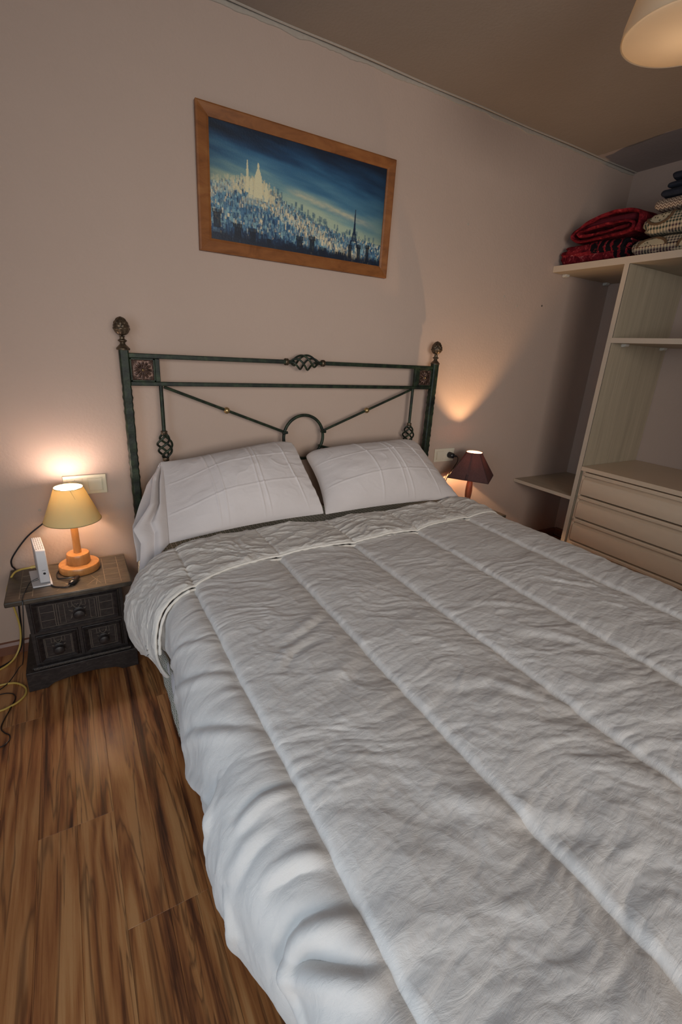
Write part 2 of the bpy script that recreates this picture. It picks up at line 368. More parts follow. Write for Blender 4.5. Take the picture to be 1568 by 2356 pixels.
# left wall and front wall, each round its window opening (both behind the camera)
lw = MB().box((XL-T_, YF, FL-0.05), (XL, -0.95, ZC)).box((XL-T_, 1.0, FL-0.05), (XL, YB, ZC)).box((XL-T_, -0.95, FL-0.05), (XL, 1.0, 0.6)).box((XL-T_, -0.95, 1.9), (XL, 1.0, ZC))
struct('wall_left', lw, 'wall_paint', smooth=False)
fw = MB().box((XL-T_, YF-T_, FL-0.05), (-0.70, YF, ZC)).box((1.30, YF-T_, FL-0.05), (XR, YF, ZC)).box((-0.70, YF-T_, FL-0.05), (1.30, YF, 0.88)).box((-0.70, YF-T_, 2.12), (1.30, YF, ZC))
struct('wall_front', fw, 'wall_paint', smooth=False)
plain('window_white', (0.7, 0.7, 0.68), 0.4)
def window(name, ax, lo, hi, z0, z1):
    mb = MB(); t = 0.045
    def bar(a0, a1, b0, b1):
        if ax == 'x': mb.box((XL-0.06, a0, b0), (XL-0.02, a1, b1))
        else: mb.box((a0, YF-0.06, b0), (a1, YF-0.02, b1))
    bar(lo, hi, z0, z0+t); bar(lo, hi, z1-t, z1); bar(lo, lo+t, z0+t, z1-t); bar(hi-t, hi, z0+t, z1-t); bar((lo+hi)/2-t/2, (lo+hi)/2+t/2, z0+t, z1-t)
    return struct(name, mb, 'window_white', bevel=0.004)
window('window_1', 'x', -0.95, 1.0, 0.6, 1.9); window('window_2', 'y', -0.70, 1.30, 0.88, 2.12)
# skirting
prof = [(0, 0), (0.016, 0), (0.016, 0.040), (0.010, 0.052), (0, 0.055)]
struct('baseboard_back', MB().prism([(YB-a, FL+b) for a, b in prof], XL, XR, 'x'), 'skirting_wood', smooth=False)
struct('baseboard_right', MB().prism([(XR-a, FL+b+0.006) for a, b in prof], YF, YB-0.016, 'y'), 'skirting_wood', smooth=False)
struct('baseboard_left', MB().prism([(XL+a, FL+b) for a, b in prof], YF, YB-0.016, 'y'), 'skirting_wood', smooth=False)
# ragged plaster edge where the ceiling paint laps onto the wall
def ragged(name, L, depth, seed, along):
    n = 260; x = np.linspace(*L, n); h = 0.016+0.007*fbm(x*6, x*0, seed, 4)+0.005*np.abs(pn(x*31, x*0, seed+5)); mb = MB(); A = []
    for k, (o, q) in enumerate(((0, 0), (0.004, 0), (0.005, 0.5), (0.0035, 0.93), (0, 1.0))):
        zz = ZC-0.0005-h*q
        A.append(np.stack([x, np.full(n, YB-o-0.0002), zz], -1) if along == 'x' else np.stack([np.full(n, XR-o-0.0002), x, zz], -1))
    mb.grid(np.array(A)); return struct(name, mb, 'plaster_edge')
ragged('trim_1', (XL, XR), 0.02, 3, 'x')
gro = np.linspace(XL, XR, 200)
struct('trim_2', MB().tube([(x, YB-0.016+0.003*math.sin(x*9), ZC-0.001) for x in gro], 0.0045, 6), 'plaster_edge')
# small chips and plugged holes in the wall paint
for i, (x, z) in enumerate([(-0.148, 0.60), (2.28, 1.62), (1.93, 1.93), (2.62, 1.60), (2.40, 1.58)]):
    tag(MB().lathe([(0.0, -0.0006), (0.0045, -0.0012), (0.006, 0.0)], (x, YB, z), 10, 'y', cap=False).build('wall_mark', 'dark_gap' if i == 3 else 'plaster_edge', bpy.data.objects['wall_back']))
# planks
PW = 0.0928; PL = 1.23; TH = 0.004
def plank_mesh(l, name='plank'):
    g = 0.0003; c = 0.0004; x = PW/2-g/2; y = l/2-g/2
    mb = MB().add([(-x,-y,-TH),(x,-y,-TH),(x,y,-TH),(-x,y,-TH),(-x,-y,-c),(x,-y,-c),(x,y,-c),(-x,y,-c),(-x+c,-y+c,0),(x-c,-y+c,0),(x-c,y-c,0),(-x+c,y-c,0)],
        [(0,1,5,4),(1,2,6,5),(2,3,7,6),(3,0,4,7),(4,5,9,8),(5,6,10,9),(6,7,11,10),(7,4,8,11),(8,9,10,11)])
    return mb.build(name, 'walnut_laminate', floor, smooth=False)
pcache = {}; first = True
ncol = int((XR-XL)/PW)+1; x0 = -0.210-PW*math.floor((-0.210-XL)/PW)
offs = {0: 1.135, 1: 1.135, 2: 0.805, 3: 0.805, -1: 0.40, -2: 0.40, 4: 1.565, 5: 1.565}
rp = random.Random(5)
for ci in range(-1, ncol+1):
    xl = x0+ci*PW; k = round((xl+0.210)/PW)
    if xl < XL-PW*0.6 or xl+PW > XR+0.06: continue
    j = offs.get(k, None)
    if j is None:
        if k % 2 == 0 or not offs.get(k-1): j = rp.uniform(0, PL)
        else: j = offs[k-1]
        offs[k] = j
    y = j-PL*math.ceil((j-YF)/PL)
    while y < YB-0.005:
        a = max(y, YF); b = min(y+PL, YB); l = round(b-a, 3)
        if l > 0.02:
            if l not in pcache: o = pcache[l] = plank_mesh(l)
            else: o = pcache[l].copy(); COL.objects.link(o)
            o.location = (xl+PW/2, (a+b)/2, FL)
        y += PL

# ================================================================ BED
bed = thing('bed_frame', 'dark green wrought iron bed frame with ringed headboard and bronze pine cone finials', 'bed frame', (0.98, 2.04, FL))
YH = 2.04
def post(xc, w_):
    zs = np.linspace(FL, 1.232, 90); prof = []
    A = []
    for z in zs:
        q = w_/2+0.0012*math.sin(z*235)+0.0008*math.sin(z*97+xc) if z < 1.10 else w_/2
        c = q*0.72; A.append([(xc+a, YH+b, z) for a, b in ((-c,-q),(c,-q),(q,-c),(q,c),(c,q),(-c,q),(-q,c),(-q,-c),(-c,-q))])
    mb = MB().grid(np.array(A)); return mb.build('post', 'green_iron', bed)
post(0.209, 0.034); post(1.765, 0.036)
def finial(xc):
    z = 1.228
    MB().lathe([(0.001, z-.002), (0.024, z-.001), (0.025, z+.005), (0.017, z+.013), (0.010, z+.020), (0.009, z+.026), (0.016, z+.031), (0.0165, z+.034), (0.009, z+.039), (0.0085, z+.046), (0.012, z+.050)], (xc, YH, 0), 24).build('finial_collar', 'aged_bronze', bed)
    def pine(a, r, h):
        t = (h-(z+.05))/.068; k = 9*a; 
        s = abs(math.sin(4.5*a+t*9))*abs(math.sin(4.5*a-t*9)) if t > 0.42 else (abs(math.cos(3.5*a))*0.9)*(0.7+0.3*math.sin(t*8))
        return 0.0035*s*(1 if 0.04 < t < 0.95 else 0.0)
    pr = [(0.001+max(0.0, 0.0255*math.sin(PI*min(1, (k/34)**0.82))**0.62), z+.05+.068*k/34) for k in range(35)]
    pr = [(min(r, 0.0265)+(0.0022 if 0.30 < k/34 < 0.44 else 0), h) for k, (r, h) in enumerate(pr)]
    MB().lathe(pr, (xc, YH, 0), 56, fn=pine).build('finial', 'aged_bronze', bed, auto=60)
finial(0.209); finial(1.765)
def basket(c, ax, L, R, name='twisted_basket'):
    mb = MB(); N = 4
    for k in range(N):
        pts = []
        for i in range(25):
            t = i/24; a = 2*PI*k/N+t*2*PI*0.80; r = 0.006+(R-0.006)*math.sin(PI*t)**0.85; h = (t-.5)*L
            p = (h, r*math.cos(a), r*math.sin(a)) if ax == 'x' else (r*math.cos(a), r*math.sin(a), h)
            pts.append((c[0]+p[0], c[1]+p[1], c[2]+p[2]))
        mb.tube(pts, 0.0046, 7)
    return mb.build(name, 'green_iron', bed)
def collar(c, ax, r=0.0155, l=0.016):
    pr = [(0.005, -l/2), (r*.92, -l/2), (r, -l*.4), (r, -l*.12), (r*.84, -l*.05), (r*.84, l*.05), (r, l*.12), (r, l*.4), (r*.92, l/2), (0.005, l/2)]
    return MB().lathe(pr, c, 20, ax).build('collar', 'aged_bronze', bed)
ZT, ZL = 1.2085, 1.103
q = 0.0088
MB().box((0.222, YH-q, ZT-q), (0.895, YH+q, ZT+q)).build('top_rail', 'green_iron', bed, bevel=0.0025)
MB().box((1.065, YH-q, ZT-q), (1.752, YH+q, ZT+q)).build('top_rail', 'green_iron', bed, bevel=0.0025)
for a_, b_ in ((0.885, 0.925), (1.035, 1.075)): MB().tube([(a_, YH, ZT), (b_, YH, ZT)], 0.008, 10).build('rail_neck', 'green_iron', bed)
basket((0.979, YH, ZT), 'x', 0.135, 0.034); collar((0.886, YH, ZT), 'x'); collar((1.073, YH, ZT), 'x')
MB().box((0.222, YH-q, ZL-q*.9), (1.752, YH+q, ZL+q*.9)).build('lower_rail', 'green_iron', bed, bevel=0.0025)
for s, xa, xb, xv in ((1, 0.227, 0.318, 0.329), (-1, 1.747, 1.656, 1.636)):
    lo, hi = min(xa, xb), max(xa, xb)
    MB().box((min(xb, xv+s*0.007), YH-q, ZL+.008), (max(xb, xv+s*0.007), YH+q, ZT-.0088)).build('panel_stile', 'green_iron', bed, bevel=0.002)
    fr = MB().box((lo, YH-.006, ZL+.008), (lo+.006, YH+.006, ZT-.009)).box((hi-.006, YH-.006, ZL+.008), (hi, YH+.006, ZT-.009)).box((lo, YH-.006, ZL+.008), (hi, YH+.006, ZL+.014)).box((lo, YH-.006, ZT-.015), (hi, YH+.006, ZT-.009))
    fr.build('panel_frame', 'green_iron', bed, bevel=0.001)
    n = 96; U, V = np.meshgrid(np.linspace(-1, 1, n), np.linspace(-1, 1, n)); rr = np.hypot(U, V); th = np.arctan2(V, U)
    pet = np.cos(6*th)**2*np.clip(1-np.abs(rr-.5)/.36, 0, 1); ring = np.exp(-((rr-.17)/.05)**2)*.6; boss = np.clip(1-(rr/.11)**2, 0, 1)**.5*1.3
    cr = 0
    for a in (-.78, .78):
        for b in (-.78, .78):
            d = np.hypot(U-a, V-b); cr = cr+np.abs(np.sin(d*30))*np.exp(-(d/.17)**2)*.9
    edge = (np.abs(np.sin(U*34)*np.sin(V*34)))*(np.maximum(abs(U), abs(V)) > .88)*.7
    H = pet*1.0+ring+boss+cr+edge
    cx_, hw = (lo+hi)/2, (hi-lo)/2-.005; cz, hz = (ZL+ZT)/2-.0005, (ZT-ZL)/2-.013
    pl = MB().grid(np.stack([cx_+U*hw, YH-.001-H*.0038, cz+V*hz], -1)).build('rosette_panel', 'dark_copper', bed, auto=80)
    MB().box((lo+.004, YH, ZL+.012), (hi-.004, YH+.003, ZT-.013)).build('rosette_backing', 'dark_copper', pl, smooth=False)
    MB().lathe([(0.0045, 0), (0.004, -0.003), (0.002, -0.0046), (0.0002, -0.005)], (cx_, YH-.005, cz), 12, 'y').build('rosette_stud', 'brass', pl)
    xs = xv+s*0.007
    MB().tube([(xs, YH, ZL), (xs, YH, 0.905)], 0.0078, 10).build('upright', 'green_iron', bed)
    collar((xs, YH, 0.905), 'z', 0.0135, 0.014); basket((xs, YH, 0.848), 'z', 0.105, 0.030); collar((xs, YH, 0.792), 'z', 0.0135, 0.014)
    MB().tube([(xs, YH, 0.79), (xs, YH, 0.30)], 0.0078, 10).build('upright', 'green_iron', bed)
    e = (0.868, 0.8895) if s > 0 else (1.100, 0.8895)
    a0 = Vector((xs+s*.012, YH, ZL-.012)); a1 = Vector((e[0]+s*.02, YH-.002, e[1]-.004)); br = MB().tube([a0, a1], 0.0062, 8).build('diagonal_bar', 'green_iron', bed)
    mid = a0.lerp(a1, 0.475 if s > 0 else .515)
    MB().lathe([(0.004, -.013), (0.010, -.0105), (0.0142, -.0035), (0.0142, .0035), (0.010, .0105), (0.004, .013)], tuple(mid), 20, 'x').build('bar_knob', 'brass', bed)
    MB().tube([(xs+s*.012, YH, 0.66), (e[0]+s*.035, YH-.002, 0.815)], 0.0062, 8).build('diagonal_bar', 'green_iron', bed)
    MB().tube([(e[0]+s*.00, YH-.009, e[1]-.006), (e[0]+s*.026, YH-.010, e[1]-.002)], 0.0068, 8).build('bar_clasp', 'green_iron', bed)
MB().tube([(0.984+.106*math.cos(a), YH, 0.860+.106*math.sin(a)) for a in np.linspace(0, 2*PI, 64, endpoint=False)], 0.0075, 10, closed=True).build('ring', 'green_iron', bed)
MB().box((0.222, YH-.008, .26), (1.752, YH+.008, .30)).build('bottom_rail', 'green_iron', bed, bevel=0.003)
# base with legs
MB().box((0.235, 0.05, 0.235), (1.755, 2.01, 0.285)).build('bed_base', 'grey_metal', bed, bevel=0.008)
for x, y in ((0.222, 1.675), (1.74, 1.675), (0.25, 0.12), (1.74, 0.12)):
    lg = MB().lathe([(0.016, FL+.012), (0.022, FL+.03), (0.024, 0.24)], (x, y, 0), 20).build('leg', 'grey_metal', bed)
    MB().lathe([(0.018, FL), (0.0215, FL+.002), (0.0215, FL+.014), (0.015, FL+.016)], (x, y, 0), 20).build('foot_cap', 'black_plastic', lg)
# mattress
def rbox(a, b, r, name, mat, parent=None):
    return MB().box(a, b).build(name, mat, parent, bevel=r, seg=6, auto=80)
mt = rbox((0.235, 0.05, 0.286), (1.755, 2.005, 0.505), 0.04, 'mattress', 'mattress_ticking')
tag(mt, 'thick mattress lying on the iron bed under the quilt', 'mattress')

# ---- quilt
CS = [(0.158, 0.285), (0.138, 0.34), (0.132, 0.40), (0.142, 0.455), (0.170, 0.505), (0.215, 0.538), (0.268, 0.550), (0.40, 0.553), (1.0, 0.553), (1.55, 0.552), (1.68, 0.548), (1.74, 0.532), (1.785, 0.495), (1.815, 0.43), (1.83, 0.35), (1.84, 0.25)]
cs = np.array([tuple(p) for p in smoothpts([(x, 0, z) for x, z in CS], 20)])[:, [0, 2]]
cl = np.r_[0, np.cumsum(np.hypot(*np.diff(cs, axis=0).T))]; SL = cl[-1]
def CX(s): return np.interp(s, cl, cs[:, 0])
def CZ(s): return np.interp(s, cl, cs[:, 1])
def s_of_x(x): 
    top = cs[:, 1] > 0.53; return np.interp(x, cs[top, 0], cl[top])
SEAM_S = [float(s_of_x(x)) for x in (0.268, 0.580, 0.888, 1.208, 1.538)]
S_SIDE = SEAM_S[0]
def seam_x(s, y):  # seams drift a little towards the foot
    return s
def seam_field(S, Y):
    d = np.full(S.shape, 9.0); wob = 0.004*pn(Y*3.1, S*0, 5)+0.014*(1.35-Y)*0.9*ss(0.2, 0.5, S)
    for k, s0 in enumerate(SEAM_S): d = np.minimum(d, np.abs(S+wob-s0))
    return d
def seam_side(S, Y):   # 1 just right of a seam, falling to 0 across the channel; 0 left of the first seam
    wob = 0.004*pn(Y*3.1, S*0, 5)+0.014*(1.35-Y)*0.9*ss(0.2, 0.5, S); q = S+wob; out = np.zeros(S.shape)
    e = SEAM_S+[SL]
    for a, b in zip(e[:-1], e[1:]): t = (q-a)/(b-a); out = np.where((t >= 0) & (t < 1), 1-ss(.25, .75, t), out)
    return out
def normals(P):
    du = np.gradient(P, axis=1); dv = np.gradient(P, axis=0); n = np.cross(du, dv); n /= np.linalg.norm(n, axis=2, keepdims=True)+1e-9
    if n[n.shape[0]//2, n.shape[1]//2, 2] < 0: n = -n
    return n
YPIPE_S = [0, S_SIDE*.55, float(s_of_x(.27)), float(s_of_x(.38)), float(s_of_x(.6)), float(s_of_x(.883)), float(s_of_x(1.213)), float(s_of_x(1.68)), SL]
YPIPE = [1.20, 1.215, 1.285, 1.332, 1.376, 1.374, 1.388, 1.445, 1.50]
YFOLD = [1.60, 1.57, 1.60, 1.635, 1.665, 1.638, 1.652, 1.69, 1.70]
def make_quilt():
    ns, nt = 900, 820
    sf = np.linspace(0, SL, 20000); den = 1+sum(3.5*np.exp(-((sf-q_)/.016)**2) for q_ in SEAM_S); cd = np.cumsum(den); s = np.interp(np.linspace(cd[0], cd[-1], ns), cd, sf); tmax = 1.62+0.42; t = np.linspace(0, 1, nt)**1.0*tmax  # from head to foot
    ypath = np.array([tuple(p) for p in smoothpts([(1.62, 0, 0), (1.2, 0, 0), (0.6, 0, 0), (0.15, 0, 0), (0.03, 0, 0.008), (-0.03, 0, 0.04), (-0.062, 0, 0.10), (-0.075, 0, 0.19), (-0.08, 0, 0.29)], 12)])[:, [0, 2]]
    yl = np.r_[0, np.cumsum(np.hypot(*np.diff(ypath, axis=0).T))]
    t = t/t[-1]*yl[-1]
    Y1 = np.interp(t, yl, ypath[:, 0]); DZ = np.interp(t, yl, ypath[:, 1])
    S, Tt = np.meshgrid(s, t); Y = np.repeat(Y1[:, None], ns, 1); D = np.repeat(DZ[:, None], ns, 1)
    X = CX(S); Z0 = CZ(S); 
    k = np.clip(D/0.29, 0, 1); Z = np.maximum(Z0-D, 0.22-0.0*k)
    P = np.stack([X, Y, Z], -1); N = normals(P)
    drape = 1-ss(0, S_SIDE, S); dl = np.clip(1-S/S_SIDE, 0, 1); dr = ss(SL-.36, SL-.1, S)
    # height above the cross-section
    d = seam_field(S, Y)
    rt = seam_side(S, Y); h = (0.004+0.011*rt)*(1-np.exp(-(d/(0.010-.0045*rt))**1.5))+(0.020-.011*rt)*(1-np.exp(-(d/0.045)**1.15))
    h *= (1-0.35*dr)
    # puckers leaving the seams, wrinkles across the channels
    wx = fbm(S*2.2, Y*2.6, 11, 3)
    near = np.exp(-d/0.05)
    h += near*(1-np.exp(-(d/.008)**2))*((0.0036+.0012*(S < S_SIDE))*pn(S*6+wx, Y*20+wx*2.5, 21)+0.0024*pn(S*9+wx, Y*46+wx*3, 23))
    h += (1-near)*0.0026*ss(.1, .9, Y)*ss(0, .06, S-S_SIDE)*(ridge(S*3.6+wx*.9+fbm(S*6, Y*6, 33, 2)*.5, Y*11+wx*1.2+S*1.5, 31, 3, 2.2)-.9)
    fl = .5+.5*ss(-.06, .06, S-S_SIDE)
    h += fl*0.0013*fbm(S*12+Y*7+wx*2, Y*28-S*6, 36, 4, .55)+fl*0.0006*ridge(S*14+Y*12, Y*9-S*12+wx, 39, 2, 5)
    dg = ss(0.9, 0.3, Y)
    h += dg*(1-near)*0.0055*pn(S*3.0+Y*6.0+wx, Y*3.0-S*2.2, 45)+0.006*(1-near)*fbm(S*2.3+3, Y*3.5, 47, 3)
    h += dg*0.0035*fbm(S*6+Y*13+wx, Y*5-S*3.0, 48, 3)
    # long creases seen in the second channel
    def crease(pts, wd, amp, side=0):
        pts = np.array(pts); dd = np.full(S.shape, 9.); sg = np.zeros(S.shape); ar = np.zeros(S.shape); acc = 0.0; LL = np.hypot(*np.diff(pts, axis=0).T).sum()
        for (a, b), (c, e) in zip(pts[:-1], pts[1:]):
            vx, vy = c-a, e-b; L2 = vx*vx+vy*vy; u = np.clip(((S-a)*vx+(Y-b)*vy)/L2, 0, 1); dx = S-a-u*vx; dy = Y-b-u*vy; q_ = np.hypot(dx, dy)
            m_ = q_ < dd; dd[m_] = q_[m_]; sg[m_] = np.sign(vx*dy-vy*dx)[m_]; ar[m_] = ((acc+u*math.sqrt(L2))/LL)[m_]; acc += math.sqrt(L2)
        fade = np.sin(PI*np.clip(ar, 0, 1))**.8*np.exp(-(np.maximum(dd-3*wd, 0)/wd)**2)
        return amp*fade*(np.exp(-(dd/wd)**2)-0.75*np.exp(-((dd*sg+wd*1.6)/wd)**2)*(1))
    so = S_SIDE
    for pts, wd, amp in [([(so+.10, .90), (so+.19, .93), (so+.29, 1.0)], .013, .009), ([(so+.06, .80), (so+.12, .86), (so+.22, .90)], .013, .008), ([(so+.08, .70), (so+.2, .74), (so+.33, .84)], .02, .006),
                         ([(so+.36, .62), (so+.5, .56), (so+.62, .40)], .018, .006), ([(so+.70, .70), (so+.80, .62), (so+.88, .50)], .018, .006), ([(so+.68, .86), (so+.80, .80), (so+.92, .72)], .015, .005),
                         ([(so+1.05, .9), (so+1.12, .8), (so+1.2, .74)], .012, .005), ([(so+.12, .42), (so+.25, .36), (so+.42, .22)], .02, .006)]:
        h += crease(pts, wd, amp*.55)
    # left drape: soft vertical folds, big billows near the foot, deep diagonal tucks
    y_ = Y
    out = np.interp(y_, [-.1, .10, .20, .32, .40, .46, .53, .60, .645, .72, .82, .95, 1.1, 1.6], [-.045, -.05, -.05, -.045, -.020, .002, .018, .008, -.020, -.010, -.006, -.010, -.012, -.012])
    h += ss(0, .6, dl)*(out-.030-.012*ss(.8, 1.0, Y)-.012*ss(.98, 1.12, Y))
    h += (0.006+0.005*pn(Y*2.2, Y*0, 60))*np.sin(np.clip(dl, 0, 1)*PI)**1.2
    h += ss(.05, .5, dl)*(0.009*pn(S*4+Y*3.0+2, Y*5.5-S*4, 61)+0.003*fbm(S*5+Y*4, Y*9-S*5, 63, 3))
    h += ss(.15, .6, dl)*0.0022*ridge(S*3+Y*4, Y*7-S*6, 65, 2, 2.0)
    for pts, wd, amp in [([(.330, .312), (.300, .325), (.265, .341), (.235, .345), (.205, .338), (.185, .318), (.175, .27)], .013, .016), ([(.325, .240), (.302, .252), (.274, .28), (.245, .312), (.215, .332), (.195, .35)], .012, .014), ([(.175, .500), (.150, .480), (.125, .465), (.034, .475)], .010, .012),
                         ([(.02, .90), (.10, .78), (.165, .690), (.188, .610), (.185, .57)], .016, .012), ([(.240, .66), (.215, .625), (.180, .606), (.12, .60)], .012, .010), ([(.24, .437), (.297, .423), (.336, .402)], .010, .007), ([(.335, .525), (.288, .533), (.235, .529)], .011, .008), ([(.18, .50), (.22, .492), (.29, .497)], .013, .006),
                         ([(.33, .98), (.24, 1.06), (.10, 1.13), (.0, 1.2)], .012, .006), ([(.34, .84), (.26, .90), (.16, 1.0), (.02, 1.06)], .014, .007), ([(.33, .66), (.28, .70), (.2, .80), (.1, .88)], .013, .007)]:
        h += crease(pts, wd, amp)
    h = np.where(S > SL*.5, np.maximum(h, -.01), h)
    ypg = np.interp(S, YPIPE_S, YPIPE); un = ss(.0, .035, Y-ypg-.006); h = h*(1-un)-un*(.006+.016*ss(.1, .7, dl))
    P = P+N*h[..., None]
    zmin = 0.18
    P[..., 2] = np.maximum(P[..., 2], zmin)
    # lift of the hem towards the head on the left side
    lift = dl**2*np.interp(y_, [-.1, .9, 1.0, 1.15, 1.25, 1.6], [0, 0, .03, .09, .10, .10]); P[..., 2] += lift
    return P, s, t
QP, qs, qt = make_quilt()
quilt = fast_grid('quilt', QP, 'duvet_cotton')
tag(quilt, 'pale grey stitched quilt spread over the whole bed, its head end folded back', 'quilt')
so_ = quilt.modifiers.new('thick', 'SOLIDIFY'); so_.thickness = 0.006; so_.offset = -1
def row_at_y(y):  # nearest row
    return int(np.argmin(np.abs(QP[:, len(qs)//2, 1]-y)))
# hem piping down the left side
he = QP[:, 0, :]; r0 = row_at_y(1.30)
MB().tube([tuple(p) for p in he[r0:row_at_y(.02):5]], 0.0042, 6).build('hem_piping', 'white_sheet', quilt)
# folded-back cuff
def make_cuff():
    ns, nt = 620, 170
    s = np.linspace(0.01, SL*.992, ns); yp = np.interp(s, YPIPE_S, YPIPE)
    yp = np.convolve(np.r_[[yp[0]]*20, yp, [yp[-1]]*20], np.ones(41)/41, 'valid'); yf = np.interp(s, YPIPE_S, YFOLD); yf = np.convolve(np.r_[[yf[0]]*15, yf, [yf[-1]]*15], np.ones(31)/31, 'valid')
    v = np.linspace(0, 1, nt); S, V = np.meshgrid(s, v); yp = yp+0.003*pn(s*9, s*0, 3); YY = yp[None]+(yf-yp)[None]*V
    dl = np.clip(1-S/S_SIDE, 0, 1); dr = ss(SL-.36, SL-.05, S)
    lo = CX(S); lz = CZ(S)
    X = lo-ss(0, .7, dl)*np.interp(YY, [1.2, 1.28, 1.35, 1.42, 1.5, 1.65, 1.75], [-.030, -.020, .0, .016, .008, -.045, -.06]); Z = lz+0.0; Z = Z+dl**1.5*np.interp(V, [0, .5, 1], [.055, .03, .02])
    P = np.stack([X, YY, Z], -1); N = normals(P)
    d = seam_field(S, YY); wx = fbm(S*2.5, YY*3, 81, 3)
    h = 0.034+0.010*(1-np.exp(-(d/0.05)**1.3))-0.004*np.exp(-(d/.004)**2); h = h*(1-.25*ss(0, .5, dl))
    rim = np.minimum(V*np.maximum(yf-yp, .1)[None], 1); h *= 1.0
    e0 = np.clip(rim/0.020, 0, 1); e1 = np.clip((1-V)*(yf-yp)[None]/0.055, 0, 1)
    h = h*(0.72+0.28*np.sqrt(1-(1-e0)**2))*(0.02+0.98*np.sqrt(np.clip(1-(1-e1)**2, 0, 1)))
    body = ss(0, .03, V)*ss(1, .93, V)
    h += body*(0.0045*(ridge(S*5+wx*1.2, YY*12+wx*2, 83, 3, 3)-.8)+0.0035*pn(S*14+wx, YY*22, 88)+0.006*fbm(S*4, YY*5, 85, 3)+0.0020*ridge(S*13+YY*6, YY*20-S*8, 87, 2, 3.5))
    h += body*dl*0.014*pn(S*3+YY*2, YY*11-S*4, 91)
    P = P+N*h[..., None]
    return P, s
CP, cs_s = make_cuff()
cuff = fast_grid('folded_cuff', CP, 'cuff_cotton', quilt)
tag(cuff, 'cream underside of the quilt folded back in a wide band below the pillows')
so2 = cuff.modifiers.new('thick', 'SOLIDIFY'); so2.thickness = 0.008; so2.offset = -1
for off, dz in ((-0.004, -0.006), (-0.013, -0.019)):
    pts = []
    for i in range(30, CP.shape[1]-6, 3):
        p = CP[2, i]; a = CP[10, i]-CP[2, i]; a = a/np.linalg.norm(a); 
        nn = np.cross(CP[2, min(i+1, CP.shape[1]-1)]-CP[2, max(i-1, 0)], a); nn /= np.linalg.norm(nn)+1e-9
        if nn[2] < 0 and abs(nn[2]) > .2: nn = -nn
        if abs(nn[2]) <= .2 and nn[0] > 0 and i < 200: nn = -nn
        pts.append(tuple(p+a*off*1.0+nn*(dz*.6)+np.array([0, 0, 0.0])))
    rr = [0.0042+0.0008*math.sin(k*1.9) for k in range(len(pts))]
    MB().tube(pts, rr, 7).build('edge_piping', 'piping_cord', cuff)
# white flat sheet and ringed under-sheet peeping out on the left and below the pillows
def side_cloth(name, mat, label, hemz, xo, y0, y1, thick, seed, topz=.50):
    ny, nz = 160, 30; y = np.linspace(y0, y1, ny); v = np.linspace(0, 1, nz); Yg, V = np.meshgrid(y, v)
    hz = hemz(Yg); Z = topz+(hz-topz)*V; X = xo-V*0.02+0.008*V*pn(Yg*9, V*0, seed)+0.004*V*pn(Yg*23, V*2, seed+1)
    o = fast_grid(name, np.stack([X, Yg, Z], -1), mat); md = o.modifiers.new('thick', 'SOLIDIFY'); md.thickness = thick; md.offset = 0
    return tag(o, label, 'sheet')
rs = side_cloth('ringed_sheet', 'ringed_sheet', 'white under-sheet printed with small green rings, showing below the quilt hem on the left', lambda y: np.interp(y, [.1, 1.04, 1.14, 1.18, 1.27, 1.37, 1.51, 1.62, 1.8, 1.98], [.36, .34, .21, .120, .150, .175, .175, .19, .2, .22]), 0.193, .08, 1.96, .002, 8)
side_cloth('flat_sheet', 'white_sheet', 'plain white sheet hem between the quilt and the green-ringed sheet at the left side', lambda y: np.interp(y, [.1, .96, 1.12, 1.22, 1.30, 1.40, 1.5, 1.7], [.36, .34, .215, .235, .26, .28, .30, .32]), 0.199, .08, 1.66, .002, 18)
# top of the ringed sheet
U, V = np.meshgrid(np.linspace(0.222, 1.765, 80), np.linspace(0.3, 1.985, 80)); Zt = 0.512+0.002*pn(U*9, V*9, 4)
tp = fast_grid('sheet_top', np.stack([U, V, Zt], -1), 'ringed_sheet', rs); md = tp.modifiers.new('thick', 'SOLIDIFY'); md.thickness = 0.002

